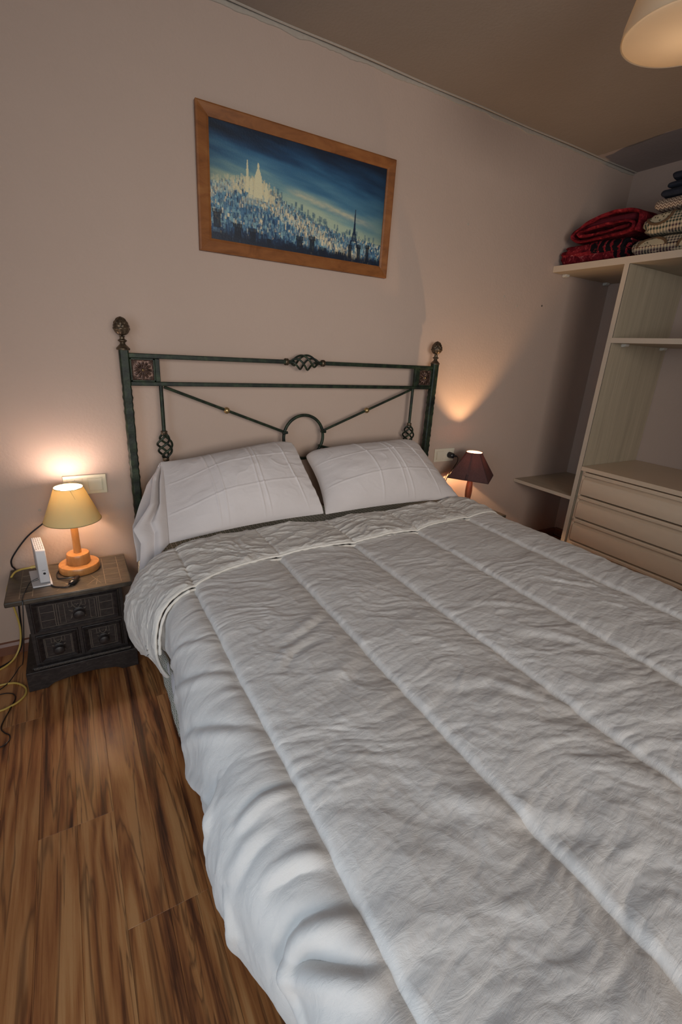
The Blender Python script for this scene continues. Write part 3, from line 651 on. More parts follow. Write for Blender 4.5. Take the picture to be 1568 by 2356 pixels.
# ---- pillows
def pillow(TL, TR, BR, BL, T, label, seed, creases, flare=0.0):
    nu, nv = 190, 120; u = np.linspace(0, 1, nu); v = np.linspace(0, 1, nv); U, V = np.meshgrid(u, v)
    TL, TR, BR, BL = map(np.array, (TL, TR, BR, BL))
    def patch(U, V):
        return (TL[None, None]*((1-U)*(1-V))[..., None]+TR*((U)*(1-V))[..., None]+BR*((U)*V)[..., None]+BL*((1-U)*V)[..., None])
    P = patch(U, V); c = patch(np.full_like(U, .5), np.full_like(V, .5))
    nrm = np.cross(TR-TL, BL-TL); nrm = nrm/np.linalg.norm(nrm)
    if nrm[1] > 0: nrm = -nrm
    pin = 0.05*np.sin(PI*U)*(2*V-1)*-1*0.45
    pinu = 0.06*np.sin(PI*V)*(2*U-1)*-1*(0.5 if not flare else np.where(U < .5, 0.0, .5))
    ev = (BL-TL)/np.linalg.norm(BL-TL); eu = (TR-TL)/np.linalg.norm(TR-TL)
    P = P+pin[..., None]*ev*0.6+pinu[..., None]*eu*0.8
    cr = (np.abs(2*U-1)*np.abs(2*V-1))**7*np.where(V > .5, .012, 1.0)*(0.055 if not flare else np.where(U < .5, .0, .06)); P = P-(np.sign(2*U-1)*cr)[..., None]*eu*.6-(np.sign(2*V-1)*cr)[..., None]*ev*.6
    prof = (np.clip(4*U*(1-U), 0, 1)**.62)*(np.clip(4*V*(1-V), 0, 1)**.68)
    if flare: prof = (np.clip(1-((U-.56)/.56).clip(-1, 1)**2, 0, 1)**.55)*(np.clip(4*V*(1-V), 0, 1)**.66)*np.where(U < .56, .30+.70*ss(0, .42, U), 1)
    wx = fbm(U*3, V*3, seed, 3); edge = np.clip(4*U*(1-U)*4*V*(1-V)*3, 0, 1)
    h = T*prof+edge*(0.0022*ridge(U*2.2+wx*.7, V*1.6+U*2+wx*.7, seed+1, 2, 3)+0.005*fbm(U*2.5, V*2.5, seed+4, 3))
    for cu in creases: h += edge*0.0048*np.exp(-((U-cu+0.012*np.sin(V*3+cu*9)-.03*V)/.0045)**2)
    h += edge*0.0035*np.exp(-((V-.70+.06*U)/.008)**2)+edge*.0025*np.exp(-((V-.33+.02*U)/.007)**2)
    # gathers along the ends
    h += 0.006*np.exp(-(1-U)/.05)*pn(U*3, V*16, seed+7)*(1 if not flare else 1)
    F = P+nrm*h[..., None]; B = P-nrm*(T*.55*prof)[..., None]
    A = np.concatenate([F, B[:, ::-1]], 1); A = np.concatenate([A, A[:, :1]], 1)
    o = fast_grid('pillow', A, 'pillow_cotton'); tag(o, label, 'pillow', 'pillows leaning on the headboard'); return o, F
pl, FLp = pillow((0.300, 1.955, 0.800), (0.870, 1.96, 0.872), (0.905, 1.655, 0.600), (0.255, 1.665, 0.560), 0.115, 'white pillow on the left with its open pillowcase end drooping over the bed edge', 101, (.28, .33, .58, .62, .86), flare=1)
pr, FRp = pillow((0.935, 1.965, 0.812), (1.610, 1.955, 0.850), (1.735, 1.68, 0.570), (0.915, 1.655, 0.595), 0.115, 'white pillow on the right, nearest the burgundy lamp, with sharp ironed creases', 131, (.36, .55, .60, .80))
# open end of the pillowcase: loose cloth hanging off the left edge
def flap():
    inner = FLp[::1, 3]
    nv = inner.shape[0]; v = np.linspace(0, 1, nv); nu = 46; u = np.linspace(0, 1, nu)
    outer = np.array([(np.interp(t, [0, .25, .55, .70, .78, 1], [.296, .262, .222, .150, .168, .142]), np.interp(t, [0, .3, .6, 1], [1.950, 1.89, 1.74, 1.585]), np.interp(t, [0, .25, .55, .7, .78, 1], [.790, .760, .690, .620, .575, .475])) for t in v])
    A = np.zeros((nv, nu, 3))
    for j, t in enumerate(u):
        A[:, j] = inner*(1-t)+outer*t
    Vv, Uu = np.meshgrid(v, u, indexing='ij'); bump = 0.020*np.sin(PI*np.clip(Uu/.5, 0, 1))*ss(0, .35, Vv)-0.030*np.exp(-((Uu-.52)/.09)**2)*ss(.0, .25, Vv)*ss(.75, .55, Vv)+.010*np.sin(PI*np.clip((Uu-.5)/.5, 0, 1))*ss(0, .3, Vv)+.002*pn(Uu*3, Vv*5, 3)
    A += bump[..., None]*np.array([-0.35, -0.9, 0.25]); A[..., 2] -= 0
    o = fast_grid('pillowcase_end', A, 'pillow_cotton', pl); m_ = o.modifiers.new('thick', 'SOLIDIFY'); m_.thickness = .003
    # back layer of the open end
    B = A[:, ::-1].copy(); back = np.array([(np.interp(t, [0, .3, .62, 1], [.296, .235, .158, .150]), np.interp(t, [0, .3, .6, 1], [1.955, 1.93, 1.80, 1.68]), np.interp(t, [0, .3, .62, 1], [.787, .715, .60, .50])) for t in v])
    inn = np.array([(np.interp(t, [0, 1], [.300, .26]), np.interp(t, [0, 1], [1.965, 1.74]), np.interp(t, [0, 1], [.795, .53])) for t in v])
    for j, t in enumerate(u): B[:, j] = inn*(1-t)+back*t
    B += (.010*pn(Uu*3, Vv*5, 9))[..., None]*np.array([-.5, -.6, .2])
    o = fast_grid('pillowcase_end', B, 'pillow_cotton', pl); m_ = o.modifiers.new('thick', 'SOLIDIFY'); m_.thickness = .003
flap()

# ================================================================ PAINTING
pic = thing('framed_painting', 'framed blue city skyline painting with pale domes and iron tower, hanging above the headboard', 'painting', (0.9755, 2.085, 1.858))
def painting():
    x0, x1, z0, z1 = 0.527, 1.424, 1.616, 2.099; fw = 0.0475; yb = 2.098
    lean = lambda z: (z-z0)/(z1-z0)*0.010
    def rail(p, q, r, s_):   # outer p->q, inner s_->r, front bevelled
        mb = MB(); vs = []
        for (x, z) in (p, q): vs += [(x, yb-lean(z), z), (x, yb-.019-lean(z), z)]
        for (x, z) in (s_, r): vs += [(x, yb-.014-lean(z), z), (x, yb-lean(z), z)]
        po, pf, qo, qf, sf, sb, rf, rb = vs
        mid = lambda a, b, t, d: (a[0]+(b[0]-a[0])*t, a[1]+(b[1]-a[1])*t-d, a[2]+(b[2]-a[2])*t)
        pts = [[po, qo], [pf, qf], [mid(pf, sf, .12, .003), mid(qf, rf, .12, .003)], [mid(pf, sf, .8, .002), mid(qf, rf, .8, .002)], [sf, rf], [sb, rb]]
        for a, b in zip(pts, pts[1:]): mb.add([a[0], a[1], b[1], b[0]], [(0, 1, 2, 3)])
        for e in (0, 1): mb.add([k[e] for k in pts], [tuple(range(6))])
        return mb.build('frame_rail', 'frame_wood', pic, smooth=False)
    O = [(x0, z0), (x1, z0), (x1, z1), (x0, z1)]; I = [(x0+fw, z0+fw), (x1-fw*.9, z0+fw), (x1-fw*.9, z1-fw*.88), (x0+fw, z1-fw*.88)]
    for k in range(4): rail(O[k], O[(k+1) % 4], I[(k+1) % 4], I[k])
    # canvas, painted at vertices
    W, H = 620, 300; rs = np.random.RandomState(3)
    X, Y = np.meshgrid(np.linspace(0, 2.05, W), np.linspace(1, 0, H))   # Y up 1=top
    L = lambda c: np.array(lin(c))
    sk = [L(c) for c in ((10, 28, 48), (26, 64, 96), (50, 98, 130), (78, 124, 146), (122, 156, 154), (170, 184, 158))]
    band = fbm(X*1.3, Y*9+X*1.1, 5, 4)*.10
    hor = np.interp(X, [0, .5, 1.0, 1.5, 2.05], [.52, .50, .40, .30, .24])
    q_ = np.clip((1.0-Y+band)/(1.0-hor*0.98), 0, 1.0)**1.15
    idx = np.clip(q_*5, 0, 4.999); i0 = idx.astype(int); f = (idx-i0)[..., None]; S_ = np.stack(sk)
    C = S_[i0]*(1-f)+S_[np.minimum(i0+1, 5)]*f
    edge = np.clip(np.minimum(X, 2.05-X)/.5, 0, 1)[..., None]; C = C*(0.55+.45*edge**.6)
    def blend(mask, col): 
        nonlocal C
        m_ = mask[..., None]; C = C*(1-m_)+np.array(col)*m_
    # bright cloud bank right of centre
    cb = np.exp(-((Y-(.56-.16*(X-.9)))/.028)**2)*ss(.75, 1.0, X)*ss(2.05, 1.5, X)*(.7+.5*pn(X*12, Y*40, 8)); blend(np.clip(cb, 0, .85), L((196, 190, 158)))
    # city mass
    sl = np.interp(X, [0, .3, .55, .8, 1.1, 1.5, 2.05], [.50, .56, .56, .46, .35, .26, .22])
    city = np.clip((sl-Y)/.03+.6*pn(X*30, Y*6, 2), 0, 1)
    dep = np.clip((sl-Y)/np.maximum(sl, .05), 0, 1)
    cc = [L(c) for c in ((140, 172, 170), (92, 134, 152), (58, 100, 132), (34, 70, 104), (12, 32, 54))]
    idx = np.clip(dep*4+.5*pn(X*14, Y*10, 3), 0, 3.999); i0 = idx.astype(int); f = (idx-i0)[..., None]; Cs = np.stack(cc); C2 = Cs[i0]*(1-f)+Cs[np.minimum(i0+1, 4)]*f
    C = C*(1-city[..., None])+C2*city[..., None]
    # hundreds of little house strokes
    px = W/2.05
    def rect(xc, yc, w_, h_, col, a=1.0):
        a0, a1 = int((xc-w_/2)*px), int((xc+w_/2)*px)+1; b0, b1 = int((1-yc-h_/2)*H), int((1-yc+h_/2)*H)+1
        a0 = max(a0, 0); b0 = max(b0, 0)
        if a1 <= a0 or b1 <= b0: return
        C[b0:b1, a0:a1] = C[b0:b1, a0:a1]*(1-a)+np.array(col)*a
    pal = [(226, 208, 168), (190, 196, 176), (132, 168, 172), (80, 120, 146), (40, 74, 106), (18, 40, 66)]
    for _ in range(5200):
        x = rs.uniform(0, 2.05); top = np.interp(x, X[0], sl[0]); y = top*rs.uniform(-.0, 1)**.9; dp = 1-y/top
        w_ = rs.uniform(.006, .018)*(0.7+dp*.8); h_ = rs.uniform(.012, .045)*(.7+.6*dp)
        br = .7*math.exp(-((x-.48)/.14)**2)*max(0, 1-dp*3.0)+.75*math.exp(-((y-(.60-.33*x+.0))/.055)**2)*(x > .55)*(x < 2.0)+.30*(1-dp)
        k = rs.rand()
        c = pal[0] if k < br*.6 else pal[1] if k < br*.85 else pal[rs.randint(2, 5)] if dp < .75 else pal[rs.randint(3, 6)]
        if dp > .8 and rs.rand() < .7: c = pal[5]
        rect(x, y, w_, h_, L(c), rs.uniform(.35, .85))
        if rs.rand() < .35: rect(x-w_*.5, y, .003, h_*1.1, L((14, 34, 58)), .7)
    for _ in range(420):
        x = rs.uniform(0, .75); y = np.interp(x, X[0], sl[0])+rs.uniform(-.10, .035); rect(x, y, rs.uniform(.006, .016), rs.uniform(.01, .05), L((212, 198, 156)), .5*math.exp(-((x-.48)/.22)**2)+.12)
    for _ in range(70):
        x = rs.uniform(.66, 1.95); y = np.interp(x, X[0], sl[0])+rs.uniform(-.02, .055); rect(x, y, rs.uniform(.010, .024), rs.uniform(.02, .06), L((50, 90, 112)), .55)
    # basilica on the hill
    W_ = L((216, 206, 166))
    def shape(xc, yb_, prof, col, a=.95):
        for (dy0, dy1, h0, h1) in prof:
            n = max(2, int((dy1-dy0)*H)); 
            for j in range(n): t_ = j/n; rect(xc+rs.uniform(-.001, .001), yb_+dy0+(dy1-dy0)*t_, 2*(h0+(h1-h0)*t_), .006, col, a*rs.uniform(.75, 1))
    shape(.385, .47, [(0, .13, .014, .013), (.13, .19, .010, .011), (.19, .27, .008, .003)], W_)
    shape(.50, .44, [(0, .06, .045, .042), (.06, .19, .040, .034), (.19, .245, .030, .010), (.245, .275, .007, .010), (.275, .295, .008, .002)], W_)
    shape(.425, .46, [(0, .11, .016, .014), (.11, .135, .012, .002)], W_); shape(.585, .42, [(0, .12, .018, .016), (.12, .16, .012, .002)], W_)
    shape(.47, .42, [(0, .05, .10, .07)], W_, .35); shape(.455, .37, [(0, .05, .13, .10)], W_, .15)
    # iron tower
    B_ = L((22, 44, 66)); xt = 1.665
    for j in range(180):
        t_ = j/179; y = .165+.365*t_; hw = .062*math.exp(-3.4*t_)+.003
        if t_ < .16: rect(xt-hw*.82, y, .014, .006, B_, .9); rect(xt+hw*.82, y, .014, .006, B_, .9)
        elif t_ < .34: rect(xt-hw*.7, y, .010, .006, B_, .9); rect(xt+hw*.7, y, .010, .006, B_, .9); rect(xt, y, hw, .003, B_, .3)
        else: rect(xt, y, 2*hw*.8, .006, B_, .85)
    rect(xt, .225, .085, .010, B_, .9); rect(xt, .295, .05, .010, B_, .9); rect(xt, .455, .014, .012, B_, .9)
    # dark chimneys in the foreground
    for x, y, w_, h_ in [(.07, .20, .10, .13), (.28, .12, .10, .10), (.44, .10, .09, .10), (.62, .05, .05, .05), (.98, .12, .09, .07), (1.13, .12, .08, .12), (1.62, .12, .06, .10), (1.74, .11, .06, .15), (1.86, .12, .06, .16), (1.26, .05, .10, .08), (1.50, .04, .14, .06)]:
        rect(x, y-.02, w_*.7, h_, L((9, 20, 34)), .9)
        for k in range(5): rect(x-w_*.4+k*w_*.2, y+h_*.42, w_*.12, .035, L((10, 20, 32)), .9)
    bt = np.clip((.10+.05*pn(X*5, Y*0, 12)-Y)/.06, 0, .9); blend(bt, L((10, 24, 42)))
    for k in range(6): rect(.03+.012*k, .09, .003, .03, L((90, 112, 128)), .6); 
    C *= (0.92+.16*rs.rand(H, W)[..., None])
    xi0, xi1, zi0, zi1 = x0+fw-.002, x1-fw*.9+.002, z0+fw-.002, z1-fw*.88+.002
    Z = zi0+(zi1-zi0)*Y; XX = xi0+(xi1-xi0)*X/2.05; YYc = yb-.010-(Z-z0)/(z1-z0)*.010
    fast_grid('canvas', np.stack([XX, YYc, Z], -1), 'canvas_paint', pic, colors=C.astype(np.float32))
    MB().add([(x0+.01, yb-.0005, z0+.01), (x1-.01, yb-.0005, z0+.01), (x1-.01, yb-.009, z1-.01), (x0+.01, yb-.009, z1-.01)], [(0, 1, 2, 3)]).build('backing', 'dark_gap', pic)
painting()

# ================================================================ NIGHTSTANDS
def nightstand():
    t = thing('nightstand', 'small dark carved wooden nightstand left of the bed, holding the router and cream lamp', 'nightstand', (-0.07, 1.94, FL), None)
    xa, xb, yf, yb = -0.222, 0.098, 1.822, 2.078; zt = 0.367
    top = MB().box((-0.280, 1.797, zt-.020), (0.136, 2.082, zt)).build('table_top', 'table_top_wood', t, bevel=0.004)
    # carved lines of the top: flat ribs standing a hair proud
    ln = MB()
    def seg(p, q, w_=.0011): 
        p, q = Vector((*p, zt)), Vector((*q, zt)); d = (q-p).normalized(); n_ = Vector((-d.y, d.x, 0))*w_; u = Vector((0, 0, .0007))
        ln.add([p+n_, p-n_, q-n_, q+n_, p+n_*.4+u, p-n_*.4+u, q-n_*.4+u, q+n_*.4+u], [(0, 1, 2, 3), (4, 5, 6, 7), (0, 1, 5, 4), (1, 2, 6, 5), (2, 3, 7, 6), (3, 0, 4, 7)])
    for x in (-.235, -.195, .045, .100): seg((x, 1.815), (x, 2.06))
    for y in (1.85, 1.90, 1.95, 2.0): seg((.047, y), (.098, y-.004)); seg((-.233, y), (-.197, y+.003))
    for a, b in (((-.02, 1.83), (.03, 1.90)), ((.03, 1.83), (.0, 1.91)), ((.012, 1.825), (.02, 1.875)), ((-.05, 1.82), (-.09, 1.88)), ((-.12, 1.83), (-.08, 1.87))): seg(a, b)
    ln.build('carving', 'ridge_tan', top, smooth=False)['kind'] = 'stuff'
    MB().box((xa, yf+.008, .07), (xa+.016, yb, zt-.02)).build('side_panel', 'carved_wood', t, bevel=.002)
    MB().box((xb-.016, yf+.008, .07), (xb, yb, zt-.02)).build('side_panel', 'carved_wood', t, bevel=.002)
    MB().box((xa+.016, yb-.01, .07), (xb-.016, yb, zt-.02)).build('back_panel', 'carved_wood', t, smooth=False)
    fr = MB().box((xa, yf, .07), (xa+.012, yf+.012, zt-.02)).box((xb-.012, yf, .07), (xb, yf+.012, zt-.02)).box((xa+.012, yf, zt-.028), (xb-.012, yf+.012, zt-.02)).box((xa+.012, yf, .198), (xb-.012, yf+.012, .208)).box((xa+.012, yf, .07), (xb-.012, yf+.012, .078)).box((-.070, yf, .078), (-.058, yf+.012, .198))
    fr.build('face_frame', 'carved_wood', t, smooth=False)
    MB().box((xa-.006, yf-.006, zt-.030), (xb+.006, yf+.004, zt-.020)).build('cornice', 'carved_wood', t, bevel=.003)
    def drawer(x0, x1, z0, z1, wide):
        d = MB().box((x0, yf-.004, z0), (x1, yf+.02, z1)).build('drawer', 'carved_wood', t, bevel=.002)
        fwd = .014; mb = MB()
        O = [(x0+.004, z0+.004), (x1-.004, z0+.004), (x1-.004, z1-.004), (x0+.004, z1-.004)]; I = [(x0+fwd+.006, z0+fwd), (x1-fwd-.006, z0+fwd), (x1-fwd-.006, z1-fwd), (x0+fwd+.006, z1-fwd)]
        for k in range(4):
            p, q_, r, s_ = O[k], O[(k+1) % 4], I[(k+1) % 4], I[k]; M1 = ((p[0]*.6+s_[0]*.4), (p[1]*.6+s_[1]*.4)); M2 = ((q_[0]*.6+r[0]*.4), (q_[1]*.6+r[1]*.4))
            mb.add([(p[0], yf-.004, p[1]), (q_[0], yf-.004, q_[1]), (M2[0], yf-.012, M2[1]), (M1[0], yf-.012, M1[1]), (r[0], yf-.005, r[1]), (s_[0], yf-.005, s_[1])], [(0, 1, 2, 3), (3, 2, 4, 5)])
        mb.build('drawer_moulding', 'carved_wood', d, smooth=False)
        c = MB(); cx_, cz = (x0+x1)/2, (z0+z1)/2; y = yf-.005; sc = (z1-z0)/.13; hw = (x1-x0)/2-fwd-.008; hh = (z1-z0)/2-fwd
        def L(*pts, r=.0011):
            c.tube([(cx_+a, y, cz+b) for a, b in pts], r, 5)
        e = .92
        L((-hw*.97, -hh*e), (hw*.97, -hh*e), r=.0009); L((-hw*.97, hh*e), (hw*.97, hh*e), r=.0007); L((-hw*.97, -hh*e), (-hw*.97, hh*e), r=.0009); L((hw*.97, -hh*e), (hw*.97, hh*e), r=.0009)
        if wide:
            for s_ in (-1, 1):
                for g in (.068, .075): L((s_*g, -hh*e), (s_*g, hh*e), r=.0013)
                for k in (-.33, .33): L((s_*.077, hh*k), (s_*hw*.95, hh*k*1.05))
                L((s_*.042, -hh*.8), (s_*.042, hh*.8), (s_*.060, hh*.8), (s_*.060, -hh*.8), (s_*.042, -hh*.8), r=.0011)
        else:
            for s_ in (-1, 1): L((s_*.042, -hh*.85), (s_*.042, hh*.85))
        q = .80 if wide else .62
        for s_ in (-1, 1):
            L((s_*.010*q, .002), (s_*.036*q, .012*q)); L((s_*.036*q, .012*q), (s_*.016*q, -.004)); L((s_*.010*q, -.010*q), (s_*.032*q, -.036*q)); L((s_*.032*q, -.036*q), (s_*.022*q, -.010*q))
            L((s_*.020*q, hh*.9), (s_*.020*q, hh*.45), (s_*.036*q, hh*.42), (s_*.036*q, hh*.85))
            c.lathe([(.0001, y+.0), (.0022*q, y-.0016), (.0030*q, y)], (cx_+s_*.006*q, 0, cz+hh*.62), 8, 'y', cap=False)
        L(*[(.016*q*math.cos(a), hh*.66+.024*q*math.sin(a)) for a in np.linspace(PI*1.0, 2*PI, 9)], r=.0014)
        L((0, hh*.62), (0, hh*.5), r=.0012)
        c.build('drawer_carving', 'worn_ridge', d, smooth=False)['kind'] = 'stuff'
        k = 1.25 if wide else 1.15
        MB().lathe([(0.0165*k, yf-.004), (0.0175*k, yf-.008), (0.009*k, yf-.011), (0.008*k, yf-.016), (0.0145*k, yf-.021), (0.0165*k, yf-.027), (0.0145*k, yf-.033), (0.0075*k, yf-.0365), (0.0004, yf-.0372)], (cx_+(.004 if wide else .0), 0, cz-.006), 28, 'y').build('knob', 'carved_wood', d)
    drawer(xa+.013, xb-.013, .2095, .338, True); drawer(xa+.013, -.071, .0795, .197, False); drawer(-.057, xb-.013, .0795, .197, False)
    # beaded strip and shaped plinth
    MB().box((xa-.014, yf-.016, .062), (xb+.014, yf+.01, .070)).build('plinth_ledge', 'carved_wood', t, bevel=.002)
    bd = MB(); n = 74
    for k in range(n):
        x = xa-.006+(xb-xa+.012)*k/(n-1); bd.tube([(x, yf-.017, .069), (x, yf-.0195, .0625)], .0013, 5)
    bd.build('bead_moulding', 'worn_ridge', t, smooth=False)['kind'] = 'stuff'
    a, b = -.257, .128; z0 = FL
    poly = [(a, z0), (a, .062), (b, .062), (b, z0), (b-.062, z0), (b-.068, z0+.006)]+[(b-.085-(b-a-.17)*k/14, z0+.016+.012*math.sin(PI*k/14)) for k in range(15)]+[(a+.068, z0+.006), (a+.062, z0)]
    MB().prism(poly[::-1], yf-.031, yf-.012, 'y').build('plinth', 'carved_wood', t, smooth=False, bevel=.0015)
    for x in (a, b-.016): MB().box((x, yf-.012, z0), (x+.016, yb, .062)).build('plinth_side', 'carved_wood', t, smooth=False)
    MB().box((a+.016, yf-.012, .050), (b-.016, yb, .062)).build('bottom_panel', 'carved_wood', t, smooth=False)
    return t
ns = nightstand()
ns2 = copy_tree(ns); ns2.location.x += 2.135; ns2.location.y += 0.0
ns2['label'] = 'dark carved wooden nightstand mostly hidden beyond the bed, under the burgundy lamp'

# ================================================================ LAMPS
def bulb(c, r, mat, parent, neck, power=0):
    b = MB().lathe([(0.0003, -r), (r*.5, -r*.87), (r*.87, -r*.5), (r, 0), (r*.87, r*.5), (r*.5, r*.87), (0.0003, r)][::-1], c, 20).build('bulb', mat, parent, auto=80)
    MB().tube([(c[0], c[1], neck), (c[0], c[1], c[2]-r*.85)], .012, 12).build('bulb_socket', 'shade_trim', parent); return b
def left_lamp():
    x, y, z = -0.037, 1.993, 0.367
    t = thing('table_lamp', 'lit table lamp with cream conical shade and stepped honey-coloured wooden base', 'lamp', (x, y, z))
    MB().lathe([(0.0001, z), (0.072, z), (0.0745, z+.004), (0.0745, z+.024), (0.072, z+.029), (0.066, z+.031), (0.0001, z+.031)], (x, y, 0), 56, cap=False).build('base', 'beech', t)
    MB().lathe([(0.0001, z+.031), (0.0415, z+.031), (0.0425, z+.034), (0.0425, z+.068), (0.040, z+.073), (0.036, z+.0745), (0.0001, z+.0745)], (x, y, 0), 48, cap=False).build('base_drum', 'beech', t)
    MB().lathe([(0.0145, z+.0745), (0.0135, z+.12), (0.0135, 0.63)], (x, y, 0), 24).build('stem', 'beech', t)
    zb, zt, rb, rt = 0.583, 0.716, 0.101, 0.050
    sh = MB().lathe([(rb, zb), (rt, zt), (rt-.0015, zt), (rb-.0015, zb), (rb, zb)], (x, y, 0), 96, cap=False).build('lamp_shade', 'cream_paper', t)
    for r, zz in ((rb, zb), (rt, zt)): MB().tube([(x+r*math.cos(a), y+r*math.sin(a), zz) for a in np.linspace(0, 2*PI, 96, endpoint=False)], .0014, 6, closed=True).build('shade_rim', 'shade_trim', sh)
    MB().tube([(x+.005, y-rt*.997-.0005, zt-.001), (x+.018, y-(rt+.0125)-.0005+.003, zt-.034)], .0007, 5).build('shade_seam', 'shade_trim', sh)
    bulb((x, y, 0.698), .030, 'bulb_left', t, 0.63)
    g = 0.004
    # mains lead: out of the wall socket, down behind the table
    pts = smoothpts([(x-.005, 2.070, .672), (x-.03, 2.062, .635), (-.10, 2.060, .590), (-.150, 2.068, .548), (-.206, 2.074, .500), (-.262, 2.078, .425), (-.272, 2.086, .385), (-.262, 2.090, .345), (-.276, 2.090, .20), (-.283, 2.088, .09), (-.292, 2.066, .02), (-.33, 2.03, FL+.004), (-.42, 1.97, FL+.003)], 8)
    lead = MB().tube(pts, .0031, 8).build('power_lead', 'black_plastic', t)
    MB().lathe([(.0004, 2.056), (.013, 2.057), (.017, 2.064), (.018, 2.090), (.0165, 2.0925)], (-.010, 0, .682), 20, 'y').build('plug', 'black_plastic', lead)
    # switch lead on the table
    pts = smoothpts([(-.108, 1.992, z+.010), (-.118, 1.965, z+g), (-.112, 1.925, z+g), (-.085, 1.908, z+g+.003), (-.062, 1.905, z+g+.004), (-.045, 1.893, z+.010)], 8)
    pts2 = smoothpts([(-.073, 1.846, z+.008), (-.085, 1.838, z+g), (-.112, 1.848, z+g), (-.131, 1.868, z+g), (-.150, 1.93, z+g), (-.155, 2.06, z+g), (-.157, 2.088, z-.01), (-.16, 2.0895, .25)], 8)
    MB().tube(pts, .0026, 8).build('switch_lead', 'black_plastic', t); MB().tube(pts2, .0026, 8).build('switch_lead', 'black_plastic', t)
    a, b = Vector((-.044, 1.897, z+.012)), Vector((-.074, 1.845, z+.009)); d = (b-a).normalized(); n_ = Vector((-d.y, d.x, 0)); mb = MB(); A = []
    for k, (s_, wv, hv) in enumerate(((0, .005, .005), (.1, .009, .008), (.45, .0095, .0085), (.5, .012, .010), (.85, .012, .010), (1, .007, .006))):
        p = a.lerp(b, s_); A.append([tuple(p+n_*wv*math.cos(q_)+Vector((0, 0, hv*math.sin(q_)+.0))) for q_ in np.linspace(0, 2*PI, 17)])
    sw = MB().grid(np.array(A)); sw.f += [tuple(range(17)), tuple(5*17+j for j in range(17))]
    so = sw.build('inline_switch', 'black_plastic', t)
    p = a.lerp(b, .62); MB().box((p.x-.004, p.y-.007, p.z+.006), (p.x+.004, p.y+.007, p.z+.0125)).build('rocker', 'black_plastic', so, bevel=.001)
left_lamp()
def right_lamp():
    x, y, z = 2.047, 1.925, 0.367
    t = thing('table_lamp', 'lit table lamp with burgundy pyramid shade and turned dark wooden stem, beyond the right pillow', 'lamp', (x, y, z))
    MB().lathe([(0.0001, z), (0.050, z), (0.052, z+.004), (0.050, z+.012), (0.030, z+.018), (0.015, z+.026), (0.0001, z+.028)], (x, y, 0), 40, cap=False).build('base', 'dark_red_wood', t)
    MB().lathe([(0.011, z+.025), (0.0125, z+.06), (0.0195, z+.115), (0.021, z+.145), (0.0185, z+.185), (0.013, z+.225), (0.011, z+.26)], (x, y, 0), 28).build('stem', 'dark_red_wood', t)
    zb, zt = 0.600, 0.748; ang = math.atan2(-.193, .140)   # direction of the front-left edge
    hb, rt = 0.117, 0.047; N = 96; A = []
    def ringpts(k, off=0):
        out = []
        for j in range(N+1):
            a = 2*PI*j/N; c_, s_ = math.cos(a), math.sin(a); sq = 1/max(abs(c_), abs(s_)); r = (hb*sq)*(1-k)+k*(rt*(1*.85+.15*sq)); r -= off
            r = r if k < 1 else r
            X, Y = r*c_, r*s_; out.append((x+X*math.cos(ang)-Y*math.sin(ang), y+X*math.sin(ang)+Y*math.cos(ang), zb+(zt-zb)*k))
        return out
    ks = [0, .25, .5, .75, 1]
    A = [ringpts(k) for k in ks]+[ringpts(k, .0015) for k in ks[::-1]]
    sh = MB().grid(np.array(A)).build('lamp_shade', 'burgundy_fabric', t)
    for k in (0, 1): MB().tube(ringpts(k)[:-1], .0018, 6, closed=True).build('shade_trim', 'burgundy_trim', sh)
    for j in (12, 36, 60, 84): MB().tube([ringpts(k, -.0003)[j] for k in ks], .0013, 6).build('shade_trim', 'burgundy_trim', sh)
    # dark vertical band on the face towards the bed
    f0, f1 = .43, .50; j0 = None
    def face(u, k, off=.0010):   # point on the face between corners 60 and 84 etc.
        a, b = Vector(ringpts(k, -off)[60]), Vector(ringpts(k, -off)[84]); return a.lerp(b, u)
    st = MB().grid(np.array([[tuple(face(u, k, .0018)) for u in (f0, f0+.02, f1-.02, f1)] for k in ks])).build('shade_band', 'burgundy_trim', sh)
    so = st.modifiers.new('thick', 'SOLIDIFY'); so.thickness = .001
    bulb((x, y, .684), .0088, 'bulb_right', t, .62)
    pts = smoothpts([(2.026, 2.050, .697), (2.040, 2.048, .690), (2.050, 2.056, .66), (2.040, 2.070, .62), (2.010, 2.085, .55), (2.000, 2.086, .47), (2.000, 2.087, .35), (2.00, 2.088, .2), (2.02, 2.07, .0)], 8)
    lead = MB().tube(pts, .0028, 8).build('power_lead', 'black_plastic', t)
    MB().lathe([(.0004, 2.050), (.010, 2.051), (.0155, 2.056), (.0185, 2.074), (.0185, 2.090)], (2.008, 0, .699), 20, 'y').build('plug', 'black_plastic', lead)
    MB().tube([(2.008, 2.060, .699), (2.022, 2.052, .699), (2.030, 2.050, .696)], .006, 10).build('plug_sleeve', 'black_plastic', lead)
right_lamp()
